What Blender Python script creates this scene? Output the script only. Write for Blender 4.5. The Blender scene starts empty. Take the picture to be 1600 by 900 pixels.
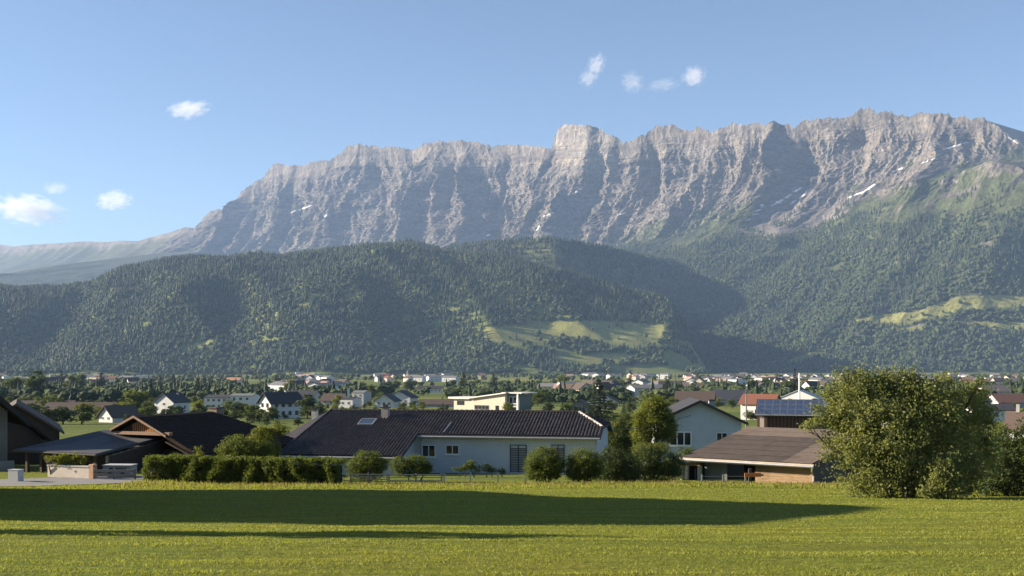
import bpy, bmesh, math, random
import numpy as np
from mathutils import Vector, Matrix

scene = bpy.context.scene
COL = scene.collection
rad = math.radians

# ------------------------------------------------------------------ camera
F = 1716.0          # focal length in photograph pixels (1600 wide)
HZ = 570.0          # photograph row of the horizon
cam_data = bpy.data.cameras.new('camera')
cam_data.sensor_width = 36.0
cam_data.lens = 36.0 * F / 1600.0
cam_data.shift_y = (HZ - 450.0) / 1600.0
cam_data.clip_start = 0.1
cam_data.clip_end = 60000.0
cam = bpy.data.objects.new('camera', cam_data)
cam.location = (0, 0, 0)
cam.rotation_euler = (rad(90), 0, 0)
COL.objects.link(cam)
scene.camera = cam

# ------------------------------------------------------------------ sky, sun, exposure
SUN_EL = 19.0
SUN_FRONT = 6.5     # degrees the sun stands beyond the left-right line
az = rad(-90 + SUN_FRONT)                     # clockwise from +Y
SUN_DIR = Vector((math.sin(az) * math.cos(rad(SUN_EL)), math.cos(az) * math.cos(rad(SUN_EL)), math.sin(rad(SUN_EL))))
world = bpy.data.worlds.new('World')
scene.world = world
world.use_nodes = True
wn, wl = world.node_tree.nodes, world.node_tree.links
bg = wn['Background']
sky = wn.new('ShaderNodeTexSky')
sky.sky_type = 'NISHITA'
sky.sun_disc = False
sky.sun_elevation = rad(SUN_EL)
sky.sun_rotation = az
sky.altitude = 450
sky.air_density = 0.8
sky.dust_density = 0.35
sky.ozone_density = 2.0
wl.new(sky.outputs[0], bg.inputs[0])
bg.inputs[1].default_value = 0.05
sun_data = bpy.data.lights.new('sun', 'SUN')
sun_data.energy = 5.0
sun_data.angle = rad(0.5)
sun_data.color = (1.0, 0.85, 0.67)
sun = bpy.data.objects.new('sun', sun_data)
sun.rotation_euler = SUN_DIR.to_track_quat('Z', 'Y').to_euler()
COL.objects.link(sun)
vs = scene.view_settings
vs.view_transform = 'Standard'
vs.look = 'None'
vs.gamma = 1.0
vs.use_curve_mapping = False
vs.exposure = 1.74
scene.cycles.max_bounces = 6
scene.cycles.diffuse_bounces = 2
scene.cycles.transparent_max_bounces = 12
scene.cycles.volume_bounces = 1
scene.cycles.use_denoising = True

# ------------------------------------------------------------------ helpers
rng = np.random.default_rng(7)

def hash01(ix, iy, seed):
    h = (ix.astype(np.int64) * 374761393 + iy.astype(np.int64) * 668265263 + seed * 974634777) & 0xFFFFFFFF
    h = ((h ^ (h >> 13)) * 1274126177) & 0xFFFFFFFF
    h = (h ^ (h >> 16)) & 0xFFFFFFFF
    return h.astype(np.float64) / 4294967296.0

def perlin(x, y, seed=0):
    x = np.asarray(x, float); y = np.asarray(y, float)
    x, y = np.broadcast_arrays(x, y)
    x0 = np.floor(x); y0 = np.floor(y)
    fx = x - x0; fy = y - y0
    u = fx * fx * fx * (fx * (fx * 6 - 15) + 10)
    v = fy * fy * fy * (fy * (fy * 6 - 15) + 10)
    def g(ix, iy, dx, dy):
        a = hash01(ix, iy, seed) * 6.2831853
        return np.cos(a) * dx + np.sin(a) * dy
    n00 = g(x0, y0, fx, fy); n10 = g(x0 + 1, y0, fx - 1, fy)
    n01 = g(x0, y0 + 1, fx, fy - 1); n11 = g(x0 + 1, y0 + 1, fx - 1, fy - 1)
    a = n00 + u * (n10 - n00); b = n01 + u * (n11 - n01)
    return 1.41 * (a + v * (b - a))

def fbm(x, y, seed=0, octv=4, gain=0.5):
    s = 0; a = 1.0; t = 0
    for o in range(octv):
        s = s + a * perlin(np.asarray(x) * 2 ** o, np.asarray(y) * 2 ** o, seed + o * 17); t += a; a *= gain
    return s / t

def ridged(x, y, seed=0):
    return 1.0 - 2.0 * np.minimum(np.abs(perlin(x, y, seed)) * 1.5, 1.0)

def sstep(a, b, x):
    t = np.clip((np.asarray(x, float) - a) / (b - a), 0, 1)
    return t * t * (3 - 2 * t)

def poly(pts):
    p = np.array(pts, float)
    return lambda x: np.interp(x, p[:, 0], p[:, 1])

def inside(pts, x, y):
    p = np.array(pts, float)
    r = np.zeros(np.shape(x), bool)
    j = len(p) - 1
    for i in range(len(p)):
        xi, yi = p[i]; xj, yj = p[j]
        with np.errstate(divide='ignore', invalid='ignore'):
            c = ((yi > y) != (yj > y)) & (x < (xj - xi) * (y - yi) / (yj - yi + 1e-12) + xi)
        r ^= c
        j = i
    return r

def project(P):
    return 800 + F * P[..., 0] / P[..., 1], HZ - F * P[..., 2] / P[..., 1]

def mesh_np(name, V, faces, smooth=False):
    """V (n,3), faces (m,k) integer array (k = 3 or 4)."""
    V = np.asarray(V, np.float32); faces = np.asarray(faces, np.int32)
    me = bpy.data.meshes.new(name)
    m, k = faces.shape
    me.vertices.add(len(V)); me.vertices.foreach_set('co', V.ravel())
    me.loops.add(m * k); me.loops.foreach_set('vertex_index', faces.ravel())
    me.polygons.add(m)
    me.polygons.foreach_set('loop_start', np.arange(0, m * k, k, dtype=np.int32))
    me.polygons.foreach_set('use_smooth', np.full(m, smooth))
    me.update(calc_edges=True)
    return me

def grid_faces(R, C):
    i = np.arange(R * C).reshape(R, C)
    return np.stack([i[:-1, :-1], i[:-1, 1:], i[1:, 1:], i[1:, :-1]], -1).reshape(-1, 4)

def set_col(me, name, rgb):
    a = me.attributes.new(name, 'FLOAT_COLOR', 'POINT')
    d = np.ones((len(rgb), 4), np.float32); d[:, :3] = rgb
    a.data.foreach_set('color', d.ravel())

def link(name, me, mat=None, parent=None, loc=None, rz=None):
    o = bpy.data.objects.new(name, me)
    if mat is not None and me is not None and not me.materials:
        me.materials.append(mat)
    COL.objects.link(o)
    if parent is not None: o.parent = parent
    if loc is not None: o.location = loc
    if rz is not None: o.rotation_euler = (0, 0, rz)
    return o

def tag(o, label, cat, group=None):
    o['label'] = label; o['category'] = cat
    if group: o['group'] = group
    return o

def structure(o):
    o['kind'] = 'structure'; return o

def stuff(o):
    o['kind'] = 'stuff'; return o

def empty(name, loc=(0, 0, 0), rz=0.0):
    o = bpy.data.objects.new(name, None)
    o.empty_display_size = 0.2
    o.location = loc; o.rotation_euler = (0, 0, rz)
    COL.objects.link(o)
    return o

def copy_tree(o, parent=None):
    c = o.copy(); COL.objects.link(c); c.parent = parent
    for ch in o.children: copy_tree(ch, c)
    return c

# ------------------------------------------------------------------ materials
def nodes_of(name):
    m = bpy.data.materials.new(name); m.use_nodes = True
    nt = m.node_tree
    return m, nt.nodes, nt.links, nt.nodes['Principled BSDF']

MATS = {}
def plain(name, col, rough=0.75, var=0.18, scale=3.0, bump=0.0, spec=0.3, metal=0.0, streak=None, dirt=0.0):
    """Paint, plaster or timber: a base colour with two scales of procedural mottling."""
    if name in MATS: return MATS[name]
    m, N, L, B = nodes_of(name)
    tc = N.new('ShaderNodeTexCoord')
    mp = N.new('ShaderNodeMapping')
    if streak: mp.inputs['Scale'].default_value = streak
    L.new(tc.outputs['Object'], mp.inputs['Vector'])
    n1 = N.new('ShaderNodeTexNoise'); n1.inputs['Scale'].default_value = scale
    n1.inputs['Detail'].default_value = 6; n1.inputs['Roughness'].default_value = 0.65
    L.new(mp.outputs[0], n1.inputs['Vector'])
    r = N.new('ShaderNodeMapRange')
    r.inputs[1].default_value = 0.25; r.inputs[2].default_value = 0.75
    r.inputs[3].default_value = 1 - var; r.inputs[4].default_value = 1 + var
    L.new(n1.outputs[0], r.inputs[0])
    mx = N.new('ShaderNodeVectorMath'); mx.operation = 'SCALE'
    mx.inputs[0].default_value = col
    L.new(r.outputs[0], mx.inputs['Scale'])
    out = mx.outputs[0]
    if dirt:
        n2 = N.new('ShaderNodeTexNoise'); n2.inputs['Scale'].default_value = scale * 0.23
        n2.inputs['Detail'].default_value = 8
        L.new(tc.outputs['Object'], n2.inputs['Vector'])
        rr = N.new('ShaderNodeMapRange'); rr.inputs[1].default_value = 0.48; rr.inputs[2].default_value = 0.72
        rr.inputs[4].default_value = dirt
        L.new(n2.outputs[0], rr.inputs[0])
        mm = N.new('ShaderNodeMix'); mm.data_type = 'RGBA'
        L.new(rr.outputs[0], mm.inputs[0]); L.new(out, mm.inputs[6])
        mm.inputs[7].default_value = (col[0] * .42, col[1] * .42, col[2] * .36, 1)
        out = mm.outputs[2]
    L.new(out, B.inputs['Base Color'])
    B.inputs['Roughness'].default_value = rough
    B.inputs['Specular IOR Level'].default_value = spec
    B.inputs['Metallic'].default_value = metal
    if bump:
        b = N.new('ShaderNodeBump'); b.inputs['Strength'].default_value = bump; b.inputs['Distance'].default_value = 0.03
        L.new(n1.outputs[0], b.inputs['Height']); L.new(b.outputs[0], B.inputs['Normal'])
    MATS[name] = m
    return m

def leaf_mat(name, c1, c2, trans=0.35, rough=0.55, per='face'):
    """Foliage: colour between c1 and c2 by the leaf's own random attribute, part of the light passing through."""
    if name in MATS: return MATS[name]
    m, N, L, B = nodes_of(name)
    at = N.new('ShaderNodeAttribute'); at.attribute_name = 'rnd'
    oi = N.new('ShaderNodeObjectInfo')
    md = N.new('ShaderNodeMath'); md.operation = 'MULTIPLY_ADD'
    L.new(oi.outputs['Random'], md.inputs[0]); md.inputs[1].default_value = 0.35
    if per == 'face':
        sc = N.new('ShaderNodeMath'); sc.operation = 'MULTIPLY'; sc.inputs[1].default_value = 0.8
        L.new(at.outputs['Fac'], sc.inputs[0]); L.new(sc.outputs[0], md.inputs[2])
    else:
        md.inputs[1].default_value = 1.0; md.inputs[2].default_value = 0.0
    mm = N.new('ShaderNodeMix'); mm.data_type = 'RGBA'
    L.new(md.outputs[0], mm.inputs[0])
    mm.inputs[6].default_value = (*c1, 1); mm.inputs[7].default_value = (*c2, 1)
    L.new(mm.outputs[2], B.inputs['Base Color'])
    B.inputs['Roughness'].default_value = rough
    B.inputs['Specular IOR Level'].default_value = 0.25
    if trans:
        tr = N.new('ShaderNodeBsdfTranslucent')
        hs = N.new('ShaderNodeHueSaturation'); hs.inputs['Value'].default_value = 1.3; hs.inputs['Saturation'].default_value = 1.1
        hs.inputs['Hue'].default_value = 0.494
        L.new(mm.outputs[2], hs.inputs['Color']); L.new(hs.outputs[0], tr.inputs[0])
        ms = N.new('ShaderNodeMixShader'); ms.inputs[0].default_value = trans
        L.new(B.outputs[0], ms.inputs[1]); L.new(tr.outputs[0], ms.inputs[2])
        L.new(ms.outputs[0], N['Material Output'].inputs['Surface'])
    MATS[name] = m
    return m
# ================================================================== the land
_kn = np.array([(-120, -1.0), (0, -1.62), (8, -1.74), (14, -2.26), (20, -2.98), (30, -4.02), (40, -5.0), (48, -5.80),
                (58, -6.47), (62, -6.86), (66, -7.12), (70, -7.36), (79, -7.98), (88, -8.45), (110, -9.4), (150, -11.5), (200, -14.0),
                (375, -18.0), (700, -22.5), (1200, -26.0), (2000, -27.0), (30000, -27.0)])
_ys = np.arange(-120, 400, 0.5)
_zs = np.interp(_ys, _kn[:, 0], _kn[:, 1])
_k = np.hanning(15); _k /= _k.sum()
_zs2 = np.convolve(np.pad(_zs, 7, 'edge'), _k, 'valid')

def ground_z(x, y):
    x = np.asarray(x, float); y = np.asarray(y, float)
    z = np.where(y < 390, np.interp(y, _ys, _zs2), np.interp(y, _kn[:, 0], _kn[:, 1]))
    yard = np.interp(y, [50, 58, 62, 70, 78, 100, 130], [-5.95, -6.45, -6.68, -6.95, -7.25, -8.7, -10.4])
    k = sstep(-15, -21, x) * sstep(50, 58, y) * (1 - sstep(95, 128, y))
    z = z * (1 - k) + yard * k
    near = 1 - sstep(60, 120, y)
    z = z + near * 0.10 * perlin(x / 14, y / 9, 3) * sstep(2, 12, np.hypot(x, y) + 0 * y)
    z = z + near * 0.035 * perlin(x / 2.3, y / 1.1, 4)
    return z

def gz(x, y):
    return float(ground_z(x, y))

def at(px, Y, dz=0.0):
    """a point on the ground below the photograph's column px, Y metres ahead"""
    x = (px - 800) / F * Y
    return Vector((x, Y, gz(x, Y) + dz))

def solve_Y(px, py):
    """distance of the ground seen at photograph pixel (px, py), beyond the near rise"""
    Y = np.geomspace(84, 4200, 2500)
    r = HZ - F * ground_z((px - 800) / F * Y, Y) / Y
    return float(Y[np.argmin(np.abs(r - py))])

def row_z(py, Y):
    return (HZ - py) / F * Y

# ---- ground sheet
yy = np.concatenate([np.linspace(-110, 4, 40), np.arange(4.3, 72, 0.33), np.arange(72, 130, 1.5), np.geomspace(130, 14000, 110)])
xn = np.concatenate([np.arange(0, 38, 0.45), np.geomspace(38, 12000, 70)])
xx = np.concatenate([-xn[:0:-1], xn])
GX, GY = np.meshgrid(xx, yy)
GZ = ground_z(GX, GY)
ground = structure(link('ground', mesh_np('ground', np.stack([GX, GY, GZ], -1).reshape(-1, 3), grid_faces(*GX.shape), True)))

def ground_material():
    m, N, L, B = nodes_of('ground')
    geo = N.new('ShaderNodeNewGeometry')
    sp = N.new('ShaderNodeSeparateXYZ'); L.new(geo.outputs['Position'], sp.inputs[0])
    def noise(scale, vec=None, detail=5, rough=0.6):
        n = N.new('ShaderNodeTexNoise'); n.inputs['Scale'].default_value = scale; n.inputs['Detail'].default_value = detail
        n.inputs['Roughness'].default_value = rough
        L.new(vec if vec is not None else geo.outputs['Position'], n.inputs['Vector']); return n.outputs[0]
    def mapped(s):
        mp = N.new('ShaderNodeMapping'); mp.inputs['Scale'].default_value = s
        L.new(geo.outputs['Position'], mp.inputs['Vector']); return mp.outputs[0]
    def ramp(fac, stops):
        r = N.new('ShaderNodeValToRGB'); e = r.color_ramp.elements
        while len(e) < len(stops): e.new(0.5)
        for k, (p, c) in enumerate(stops): e[k].position = p; e[k].color = (*c, 1)
        L.new(fac, r.inputs[0]); return r.outputs[0]
    def mix(f, a, b, mode='MIX'):
        x = N.new('ShaderNodeMix'); x.data_type = 'RGBA'; x.blend_type = mode
        if isinstance(f, float): x.inputs[0].default_value = f
        else: L.new(f, x.inputs[0])
        L.new(a, x.inputs[6]); L.new(b, x.inputs[7]); return x.outputs[2]
    # mown meadow: thatch, rows left by the mower, green tussocks
    rows = noise(1.0, mapped((0.10, 2.6, 1)), 7, 0.7)
    rows2 = noise(1.0, mapped((0.35, 7.5, 1)), 6, 0.75)
    tuss = noise(5.0, None, 6, 0.7)
    big = noise(0.16, None, 4)
    c1 = ramp(rows, [(0.30, (0.082, 0.105, 0.016)), (0.5, (0.180, 0.200, 0.030)), (0.7, (0.280, 0.272, 0.052))])
    c2 = ramp(rows2, [(0.3, (0.066, 0.092, 0.015)), (0.55, (0.180, 0.202, 0.032)), (0.75, (0.295, 0.280, 0.058))])
    c = mix(0.55, c1, c2)
    c3 = ramp(tuss, [(0.35, (0.55, 0.6, 0.5)), (0.65, (1.25, 1.2, 1.2))])
    c = mix(0.6, c, c3, 'MULTIPLY')
    c4 = ramp(big, [(0.35, (0.85, 0.98, 0.8)), (0.65, (1.12, 1.0, 0.9))])
    near = mix(0.8, c, c4, 'MULTIPLY')
    # valley floor: strips of meadow and hay
    vo = N.new('ShaderNodeTexVoronoi'); vo.inputs['Scale'].default_value = 1.0
    L.new(mapped((0.0022, 0.0075, 0.0)), vo.inputs['Vector'])
    fld = ramp(vo.outputs['Color'], [(0.15, (0.055, 0.085, 0.020)), (0.4, (0.105, 0.135, 0.030)), (0.62, (0.14, 0.16, 0.042)), (0.85, (0.19, 0.175, 0.06))])
    fn = noise(0.02, None, 6)
    far = mix(0.5, fld, ramp(fn, [(0.3, (0.7, 0.75, 0.7)), (0.7, (1.15, 1.12, 1.0))]), 'MULTIPLY')
    mr = N.new('ShaderNodeMapRange'); mr.inputs[1].default_value = 66; mr.inputs[2].default_value = 90
    L.new(sp.outputs[1], mr.inputs[0])
    mid = ramp(fn, [(0.3, (0.065, 0.09, 0.020)), (0.7, (0.15, 0.175, 0.038))])
    mr2 = N.new('ShaderNodeMapRange'); mr2.inputs[1].default_value = 330; mr2.inputs[2].default_value = 420
    L.new(sp.outputs[1], mr2.inputs[0])
    col = mix(mr.outputs[0], near, mix(mr2.outputs[0], mid, far))
    L.new(col, B.inputs['Base Color'])
    B.inputs['Roughness'].default_value = 0.95; B.inputs['Specular IOR Level'].default_value = 0.1
    b = N.new('ShaderNodeBump'); b.inputs['Strength'].default_value = 0.9; b.inputs['Distance'].default_value = 0.12
    ad = N.new('ShaderNodeMath'); ad.operation = 'ADD'; L.new(rows2, ad.inputs[0]); L.new(tuss, ad.inputs[1])
    L.new(ad.outputs[0], b.inputs['Height']); L.new(b.outputs[0], B.inputs['Normal'])
    return m
ground.data.materials.append(ground_material())

# ---- limestone range: a crest line that comes nearer to the right, its wall falling towards the lower left
SKY = poly([(-400, 398), (-100, 388), (0, 382), (20, 385), (50, 382), (95, 380), (135, 377), (165, 378), (190, 376), (215, 377), (240, 370),
            (270, 362), (293, 355), (305, 357), (318, 340), (330, 331), (345, 327), (355, 331), (365, 320), (375, 308), (390, 292), (405, 280),
            (420, 263), (433, 254), (450, 259), (475, 260), (500, 251), (520, 252), (545, 229), (565, 226), (590, 229), (615, 229), (640, 233),
            (665, 226), (690, 222), (715, 221), (745, 222), (770, 229), (790, 226), (830, 227), (855, 232), (866, 236), (871, 215), (880, 202),
            (890, 197), (910, 198), (930, 197), (950, 208), (972, 222), (990, 215), (1005, 211), (1020, 196), (1045, 194), (1065, 202),
            (1075, 205), (1085, 197), (1110, 207), (1125, 200), (1145, 192), (1165, 198), (1182, 193), (1197, 198), (1205, 191), (1228, 193),
            (1240, 200), (1250, 188), (1270, 187), (1290, 184), (1325, 181), (1340, 170), (1352, 166), (1370, 177), (1385, 172), (1410, 180),
            (1440, 178), (1480, 179), (1510, 183), (1537, 185), (1560, 200), (1600, 228), (1700, 262), (1900, 300), (2300, 330)])
BASE = poly([(-400, 440), (0, 436), (200, 420), (300, 392), (400, 400), (480, 396), (540, 385), (700, 382), (850, 376), (950, 382),
             (1040, 372), (1110, 352), (1170, 338), (1260, 322), (1330, 315), (1400, 302), (1480, 275), (1540, 250), (1600, 262), (1900, 330), (2300, 350)])
CY0, CSL = 7858.0, 0.919               # crest line  Y = CY0 - CSL * X
cdir = np.array([0.7363, -0.6767]); cnor = np.array([-0.6767, -0.7363])

def build_range():
    pxs = np.concatenate([np.arange(-380, 260, 4.0), np.arange(260, 1700, 1.5), np.arange(1700, 2250, 6.0)])
    k = (pxs - 800) / F
    X = CY0 * k / (1 + CSL * k); Y = CY0 - CSL * X
    a = (X - X[0]) / cdir[0]                      # metres along the crest
    zc = (HZ - SKY(pxs)) / F * Y
    C = len(pxs)
    # cliff foot
    rc = np.interp(pxs, [-400, 200, 330, 420, 1150, 1400, 1560, 1700, 2300], [900, 900, 620, 420, 420, 520, 700, 900, 900])
    bx, by = X + cnor[0] * rc, Y + cnor[1] * rc
    bpx = 800 + F * bx / by
    zb = np.minimum((HZ - BASE(bpx)) / F * by, zc - 60)
    zb = np.convolve(np.pad(zb, 12, 'edge'), np.ones(25) / 25, 'valid')
    toeY = np.interp(bpx, [-400, 900, 1150, 1600, 2300], [5200, 4900, 4300, 3750, 3500])
    rt = (Y - toeY) / -cnor[1]
    nc, nf, nb = 215, 120, 7
    w = np.linspace(0, 1, nc)[:, None]; q = np.linspace(0, 1, nf + 1)[1:, None] ** 1.0
    H = zc - zb
    R1 = rc * (0.12 * w + 0.88 * w ** 1.5)
    Z1 = zc - H * (w ** 0.82)
    R2 = rc + (rt - rc) * q
    Z2 = -30 + (zb + 30) * ((1 - q) ** 1.32 * 0.82 + 0.18 * (1 - q))
    bk = np.linspace(1, 1.0 / nb, nb)[:, None]
    R0 = -1500 * bk; Z0 = zc - (zc * 0.85) * bk ** 0.9
    R0 = np.broadcast_to(R0, (nb, C))
    R = np.concatenate([R0, R1, R2]); Z = np.concatenate([Z0, Z1, Z2])
    A = np.broadcast_to(a, R.shape)
    PX = np.broadcast_to(pxs, R.shape)
    wall = np.concatenate([np.zeros((nb, C)), np.broadcast_to(np.ones_like(w), (nc, C)), np.broadcast_to(1 - sstep(0, 0.30, q), (nf, C))])
    depthw = np.concatenate([np.zeros((nb, C)), np.broadcast_to(0.20 + 0.8 * sstep(0.0, 0.28, w), (nc, C)), np.broadcast_to(1 - 0.92 * sstep(0.0, 0.6, q), (nf, C))])
    rocky = sstep(250, 360, PX) * (1 - 0.6 * sstep(1540, 1640, PX))
    amp = depthw * (0.35 + 0.65 * rocky)
    slant = np.interp(PX, [250, 820, 960, 1130, 1230, 1500, 1700], [.42, .34, .02, .0, .34, .30, .0])
    A2 = A + slant * (Z - 900) + 40 * perlin(A / 900, Z / 700, 10) + 95 * fbm(A / 620, Z / 420, 11, 3) + 24 * perlin(A / 160, Z / 140, 12) + 5 * perlin(A / 50, Z / 50, 13)
    D = 135 * ridged(A2 / 760, Z / 3200, 21) + 72 * ridged(A2 / 300 + 3, Z / 1300, 22)
    D += wall * (20 * ridged(A2 / 122, Z / 420, 23) + 9 * ridged(A2 / 52, Z / 150, 24) + 6.5 * ridged(A2 / 23, Z / 40, 25) + 3.6 * perlin(A / 11, Z / 13, 26))
    D *= amp
    # the pale tower that stands out of the crest
    tw = sstep(872, 880, PX) * (1 - sstep(922, 938, PX)) * np.concatenate([np.zeros((nb, C)), np.broadcast_to(1 - sstep(0.20, 0.55, w), (nc, C)), np.zeros((nf, C))])
    D = D * (1 - 0.85 * tw) + 45 * tw
    # beds of rock: ledges that run along the wall
    zz = Z + 0.06 * A + 22 * fbm(A / 420, Z / 200, 31, 3)
    def beds(p): 
        f = (zz / p) % 1.0
        return np.where(f < 0.72, f / 0.72, (1 - f) / 0.28) - 0.5
    bd = wall * rocky * (0.35 + 0.65 * sstep(0.15, 0.7, depthw))
    bm1 = sstep(.0, .4, fbm(A / 500, Z / 150, 32, 2) + .1); bm2 = sstep(-.05, .35, fbm(A / 180, Z / 120, 33, 3))
    D -= bd * (22 * beds(118) * bm1 + 10 * beds(43) * bm2 + 4 * beds(17))
    R = R + D
    # small ribs on the forest slope, jagged teeth along the crest
    Z = Z + 0.7 * (1 - wall) * np.concatenate([np.zeros((nb + nc, C)), np.broadcast_to(sstep(0, .15, q) * (1 - sstep(.75, 1, q)), (nf, C))]) * (
        30 * ridged(A2 / 520 + 9, R / 2600, 41) + 20 * ridged(A2 / 210, R / 900, 42) + 14 * fbm(A / 70, R / 120, 43, 3))
    crest = np.concatenate([np.zeros((nb, C)), np.broadcast_to(1 - sstep(0, .12, w), (nc, C)), np.zeros((nf, C))])
    Z = Z + crest * rocky * (9 * ridged(A / 34, 0.5, 51) + 5 * perlin(A / 12, 0.5, 52))
    P = np.stack([X + cnor[0] * R, Y + cnor[1] * R, Z], -1)
    px, py = project(P)
    # ---- what covers it
    slope_n = np.gradient(Z, axis=0) / (np.abs(np.gradient(R, axis=0)) + 1.0)
    steep = sstep(0.55, 1.15, np.abs(slope_n))
    n1 = fbm(A / 90, Z / 90, 61, 5); n2 = fbm(A / 300, Z / 60, 62, 4); n3 = fbm(A / 28, Z / 28, 63, 3)
    jx, jy = px + 9 * n1 + 5 * n3, py + 7 * n1 + 5 * n3
    rock = np.array([0.144, 0.131, 0.116])
    n4 = fbm(A / 9, Z / 22, 68, 3)
    colr = rock * np.clip(1 + 0.40 * n1 + 0.38 * n2 + 0.40 * n3 + 0.30 * n4, .35, 2)[..., None]
    warm = sstep(-.1, .35, n2)[..., None]
    colr = colr * (1 - warm * np.array([0.02, 0.06, 0.12]))
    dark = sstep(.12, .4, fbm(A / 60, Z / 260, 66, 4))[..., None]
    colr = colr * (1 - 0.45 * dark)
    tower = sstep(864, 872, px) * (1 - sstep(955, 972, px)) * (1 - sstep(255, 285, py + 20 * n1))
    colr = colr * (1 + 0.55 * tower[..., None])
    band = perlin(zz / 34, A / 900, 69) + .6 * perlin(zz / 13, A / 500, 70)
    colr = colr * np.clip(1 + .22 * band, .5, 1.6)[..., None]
    green = np.array([0.068, 0.080, 0.036]) * (1 + 0.35 * n1 + 0.25 * n3)[..., None]
    fg = np.zeros_like(px)
    fg = np.maximum(fg, (1 - rocky) * np.where(px < 500, 0.62, 0.75))
    reg = inside([(1330, 335), (1385, 312), (1440, 285), (1490, 262), (1545, 228), (1600, 236), (1800, 300), (1800, 345), (1500, 345), (1410, 352), (1300, 360), (1265, 365)], jx, jy)
    fg = np.maximum(fg, reg * 0.62)
    reg2 = inside([(960, 380), (1010, 352), (1070, 335), (1120, 325), (1175, 318), (1172, 350), (1150, 372), (1080, 380), (1000, 392)], jx, jy)
    fg = np.maximum(fg, reg2 * 0.75)
    below = np.concatenate([np.zeros((nb, C)), np.broadcast_to(np.clip((w - 0.62) / 0.38, 0, 1) * 0.45, (nc, C)), np.broadcast_to(0.55 + 0.45 * sstep(0, .1, q), (nf, C))])
    fg = np.maximum(fg, below)
    fg = np.clip(fg + (0.5 + 0.9 * sstep(1150, 1350, px)) * n1 + 0.45 * n3 - 0.45 * steep * (wall > .5) - .12 * sstep(1250, 1400, px), 0, 1)
    fg = sstep(0.30, 0.62, fg)[..., None]
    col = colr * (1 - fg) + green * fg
    # scree fan and its gravel chutes
    sc = inside([(1150, 362), (1165, 342), (1185, 324), (1212, 312), (1246, 286), (1268, 292), (1305, 314), (1330, 330), (1280, 355), (1225, 374), (1180, 370)], jx, jy)
    sc2 = inside([(560, 392), (640, 372), (700, 380), (735, 368), (800, 372), (850, 362), (945, 378), (955, 392), (560, 400)], jx, jy) & (n2 > -0.15)
    scree = np.array([0.165, 0.148, 0.132]) * (1 + 0.22 * n3 + 0.2 * fbm(A / 18, R / 200, 64, 3))[..., None]
    col = np.where((sc | sc2)[..., None], scree, col)
    for pl in ([(1330, 502), (1370, 492), (1430, 486), (1465, 474), (1500, 462), (1640, 460), (1640, 478), (1560, 482), (1500, 486), (1470, 496), (1430, 507), (1390, 509)],
               [(1490, 505), (1560, 500), (1640, 508), (1640, 516), (1540, 514)], [(1380, 514), (1440, 508), (1460, 512), (1400, 518)], [(1225, 566), (1280, 545), (1292, 548), (1250, 570)]):
        col = np.where(inside(pl, px + 4 * n1, py + 3 * n1)[..., None], np.array([0.20, 0.20, 0.065]) * (1 + .4 * n1)[..., None], col)
    snow = np.zeros(px.shape, bool)
    for (x0, y0, x1, y1, wd) in [(1205, 323, 1254, 292, 1.7), (1178, 338, 1192, 320, 2.2), (1188, 330, 1166, 345, 1.0), (1236, 318, 1262, 300, 1.1), (1343, 304, 1366, 288, 1.9), (1325, 309, 1345, 301, .9),
                                 (456, 332, 486, 321, 1.6), (484, 322, 487, 316, 1.2), (1478, 232, 1512, 222, 1.2), (1395, 268, 1412, 262, 1.0), (755, 372, 765, 366, 1.6), (838, 360, 842, 354, 1.8),
                                 (965, 336, 975, 333, 1.2), (505, 340, 512, 336, 1.1), (1568, 210, 1590, 224, 1.1), (1440, 255, 1462, 247, .9), (850, 338, 872, 330, .9), (900, 300, 912, 292, .8)]:
        dx, dy = x1 - x0, y1 - y0
        t = np.clip(((px - x0) * dx + (py - y0) * dy) / (dx * dx + dy * dy), 0, 1)
        snow |= np.hypot(px - x0 - t * dx, py - y0 - t * dy) < wd * (0.55 + 1.6 * n3 + .5 * n1)
    col = np.where(snow[..., None], np.array([0.78, 0.79, 0.82]), col)
    col = np.clip(col, 0.012, 0.9)
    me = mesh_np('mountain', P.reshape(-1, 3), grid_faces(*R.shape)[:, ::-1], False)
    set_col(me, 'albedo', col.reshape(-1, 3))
    return P, px, py, me

def land_mat(name, scale, bump, dist, var=0.35):
    m, N, L, B = nodes_of(name)
    at_ = N.new('ShaderNodeAttribute'); at_.attribute_name = 'albedo'
    geo = N.new('ShaderNodeNewGeometry')
    n = N.new('ShaderNodeTexNoise'); n.inputs['Scale'].default_value = scale; n.inputs['Detail'].default_value = 7; n.inputs['Roughness'].default_value = 0.7
    mp = N.new('ShaderNodeMapping'); mp.inputs['Scale'].default_value = (1, 1, 0.6)
    L.new(geo.outputs['Position'], mp.inputs[0]); L.new(mp.outputs[0], n.inputs['Vector'])
    r = N.new('ShaderNodeMapRange'); r.inputs[1].default_value = .3; r.inputs[2].default_value = .7
    r.inputs[3].default_value = 1 - var; r.inputs[4].default_value = 1 + var
    L.new(n.outputs[0], r.inputs[0])
    s = N.new('ShaderNodeVectorMath'); s.operation = 'SCALE'
    L.new(at_.outputs['Color'], s.inputs[0]); L.new(r.outputs[0], s.inputs['Scale'])
    L.new(s.outputs[0], B.inputs['Base Color'])
    B.inputs['Roughness'].default_value = 0.95; B.inputs['Specular IOR Level'].default_value = 0.1
    b = N.new('ShaderNodeBump'); b.inputs['Strength'].default_value = bump; b.inputs['Distance'].default_value = dist
    L.new(n.outputs[0], b.inputs['Height']); L.new(b.outputs[0], B.inputs['Normal'])
    return m

RP, RPX, RPY, me = build_range()
mountain = structure(link('mountain', me, land_mat('mountain_rock', 0.05, 0.7, 16.0, 0.42)))

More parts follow.
